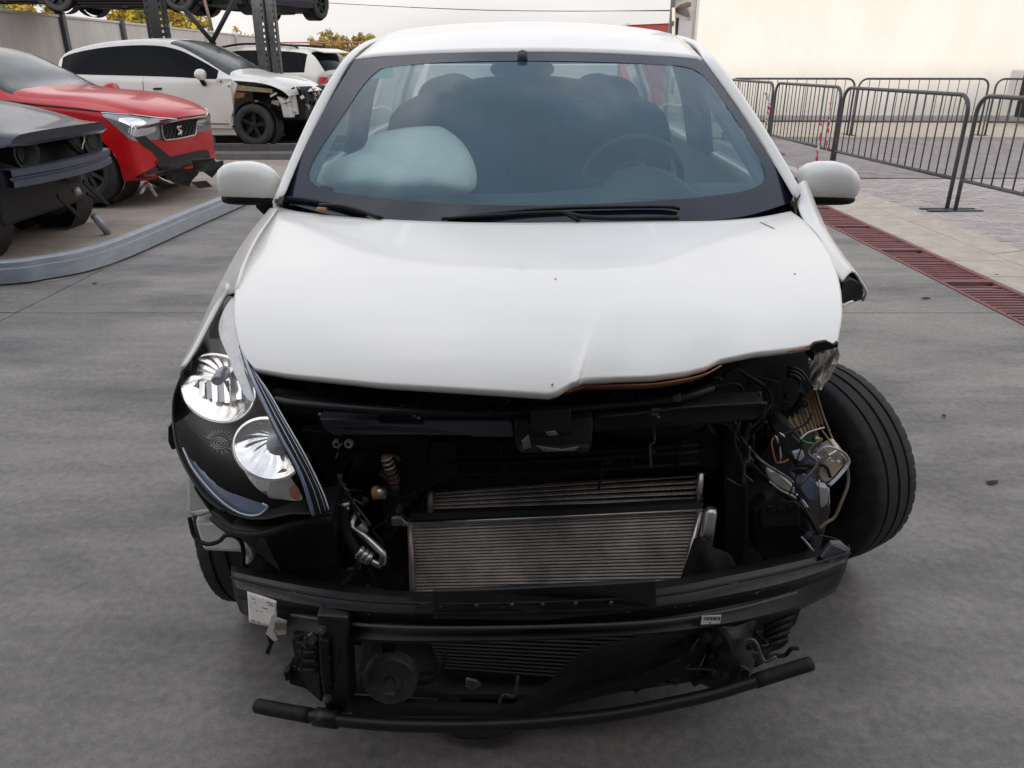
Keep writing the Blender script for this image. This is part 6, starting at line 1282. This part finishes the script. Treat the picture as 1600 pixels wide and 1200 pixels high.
upright(P(229, 40, 16.2).x, 16.2, .36, .2, RACKD); upright(P(396, 40, 15.6).x, 15.6, .22, .17, RACK); upright(P(396, 40, 15.6).x + .235, 15.66, .16, .17, RACK)
tube('brace', [P(288, 14, 16.3), P(336, 70, 16.3)], .045, RACKD, rk, n=6); tube('brace', [P(368, -4, 16.3), P(328, 72, 16.3)], .045, RACKD, rk, n=6); tube('brace', [P(319, -2, 18), P(332, 48, 18)], .03, mat('tan_rod', (.35, .24, .18), .7), rk, n=6)
zt = P(105, 18, 17.5).z + .05
def rails(x, y, yaw, z):
    m3 = Matrix.Rotation(yaw, 3, 'Z')
    for q in (-.62, .62): box('platform_rail', Vector((x, y, z + .17)) + m3 @ Vector((0, q, 0)), (3.3, .10, .10), RACKD, rk, rot=m3)
# low beams that carry the people carrier
lb = empty('low_storage_beams', (-5, 13.6, 0), 'low grey steel beams on the floor under the white people carrier', 'beam')
box('beam', (-5.6, 13.30, .10), (8.0, .14, .14), RACK, lb, bevel=.008); box('beam', (-5.6, 12.75, .05), (9.0, .32, .10), mat('dull_beam', (.17, .165, .16), .6, metal=.3, var=.2), lb, bevel=.01)
box('beam', (-5.6, 15.05, .10), (8.0, .14, .14), RACK, lb, bevel=.008)
for x_ in (-6.0, -5.05, -3.2): box('block', (x_, 13.42, .17), (.16, .10, .22), GALV, lb)
def stored(x, y, yaw, label, paint, z):
    t = empty('stored_car', (0, 0, 0), label, 'car', 'cars stored up on the rack')
    car_mesh(t, stR, [(1.30, .32, .37), (-1.30, .32, .37)], paint, win=[(1.8, 3.4), (3.5, 5.9)], ws=(4.9, 7.0), rear=(.6, 2.2), blackpil=(3.4, 3.5))
    box('underbody', (0, 0, .20), (3.6, 1.5, .10), DEEP, t, bevel=.02)
    for i, x_ in enumerate((-.6, .2, .9)): box('underbody_box', (x_, -.3 + .2 * i, .16), (.5, .7, .14), DEEP, t, bevel=.05)
    for x_ in (1.30, -1.30):
        for s in (-1, 1): wheel(t, (x_, s * .80, .32), .32, .21, (0, s, 0), 'star', n=28, rimmat=DEEP)
    place(t, x, y, yaw, 1.0, z); rails(x, y, yaw, z)
stored(P(184, 0, 18.3).x, 18.4 + .8, R(0), 'car up on the rack whose wheel and sill hang in front of the yellow trees', RACKD, zt)
stored(P(458, 0, 19.0).x - 1.15, 19.0 + 1.4, R(72), 'car up on the rack above the grey perforated post, one wheel against the sky', NAVY, P(487, 17, 18.2).z)
stored(P(-10, 0, 19.0).x - .4, 20.6, R(0), 'car up on the rack at the top left picture corner', RACKD, P(20, 10, 20).z)

# ================================================================== scrap, scuffs and loose bits on the wreck
cr4 = random.Random(21)
GREYS = [BLACK2, STEELB, mat('dusty_grey_plastic', (.030, .028, .027), .7, var=.4, vscale=40), mat('bare_scratched_metal', (.12, .11, .10), .45, metal=.6, var=.5, vscale=60), BLACK2]
def scrap(u0, u1, v0, v1, y0, y1, n, smax=.045):
    for i in range(n):
        c_ = P(cr4.uniform(u0, u1), cr4.uniform(v0, v1), cr4.uniform(y0, y1)); k_ = cr4.random()
        if k_ < .45:
            d_ = Vector((cr4.gauss(0, 1), cr4.gauss(0, .4), cr4.gauss(0, 1))).normalized() * cr4.uniform(.02, smax); b_ = Vector((cr4.gauss(0, 1), cr4.gauss(0, .5), cr4.gauss(0, 1))) * .02
            tube('torn_wire', [c_ - d_, c_ + b_, c_ + d_, c_ + d_ * 1.6 + b_ * .8], cr4.uniform(.0015, .004), cr4.choice(GREYS), car, seg=4, n=6)
        elif k_ < .8:
            k2 = cr4.randint(4, 6); a0 = cr4.uniform(0, 6); r_ = cr4.uniform(.008, smax * .5)
            v, f = prismgeo([c_ + Vector((math.cos(a0 + 6.283 * q / k2) * r_ * cr4.uniform(.5, 1.3), cr4.uniform(-.006, .006), math.sin(a0 + 6.283 * q / k2) * r_ * cr4.uniform(.4, 1.2))) for q in range(k2)], (.002, .005, .002)); mesh('torn_scrap', v, f, cr4.choice(GREYS), car)
        else:
            v, f = lathe([(.001, .006), (.005, .005), (.0058, 0), (.009, 0)], 6, c_, (cr4.uniform(-.3, .3), -1, cr4.uniform(-.1, .4))); mesh('loose_bolt', v, f, cr4.choice(GREYS), car)
scrap(1115, 1260, 600, 690, 1.46, 1.56, 22); scrap(1140, 1290, 690, 880, 1.36, 1.46, 34); scrap(445, 640, 690, 800, 1.37, 1.41, 18); scrap(530, 660, 800, 920, 1.36, 1.41, 12)
scrap(640, 1100, 690, 735, 1.41, 1.43, 16, .03); scrap(1085, 1185, 985, 1060, 1.17, 1.22, 14, .03); scrap(450, 560, 1000, 1090, 1.12, 1.2, 8, .03); scrap(560, 1060, 620, 645, 1.36, 1.42, 16, .03); scrap(660, 1000, 1060, 1110, 1.19, 1.24, 10)
# scuffs along the beam and its flange
flk = [mat('beam_scuff', (.075, .068, .06), .6, var=.5, vscale=90), mat('beam_rust', (.11, .055, .03), .8, var=.5, vscale=90)]
for i in range(60):
    k_ = cr4.random(); u = cr4.choice([cr4.uniform(380, 660), cr4.uniform(1030, 1300), cr4.uniform(400, 1300)]); yb = interp(u, bu, bY)
    va, vb = interp(u, bu, [902, 922, 938, 943, 941, 931, 909, 887, 864]), interp(u, bu, [930, 948, 962, 969, 967, 958, 938, 912, 884])
    if k_ < .45: v_c = va + 1.5; ln_ = cr4.uniform(3, 16); h_ = cr4.uniform(.6, 1.6); yy = yb - .0060
    else: v_c = va + (vb - va) * cr4.uniform(.1, .9); ln_ = cr4.uniform(1.5, 7); h_ = cr4.uniform(.8, 2.2); yy = yb - .0085
    va2 = interp(u + ln_, bu, [902, 922, 938, 943, 941, 931, 909, 887, 864]) - va; y2 = interp(u + ln_, bu, bY) - yb
    plate('scuff', [(u, v_c, yy), (u + ln_ * .5, v_c - h_ * .3 + va2 * .5, yy + y2 * .5), (u + ln_, v_c + va2, yy + y2), (u + ln_ * .6, v_c + h_ + va2 * .6, yy + y2 * .6)], .001, cr4.choice(flk + flk[:1]), car, bevel=0)
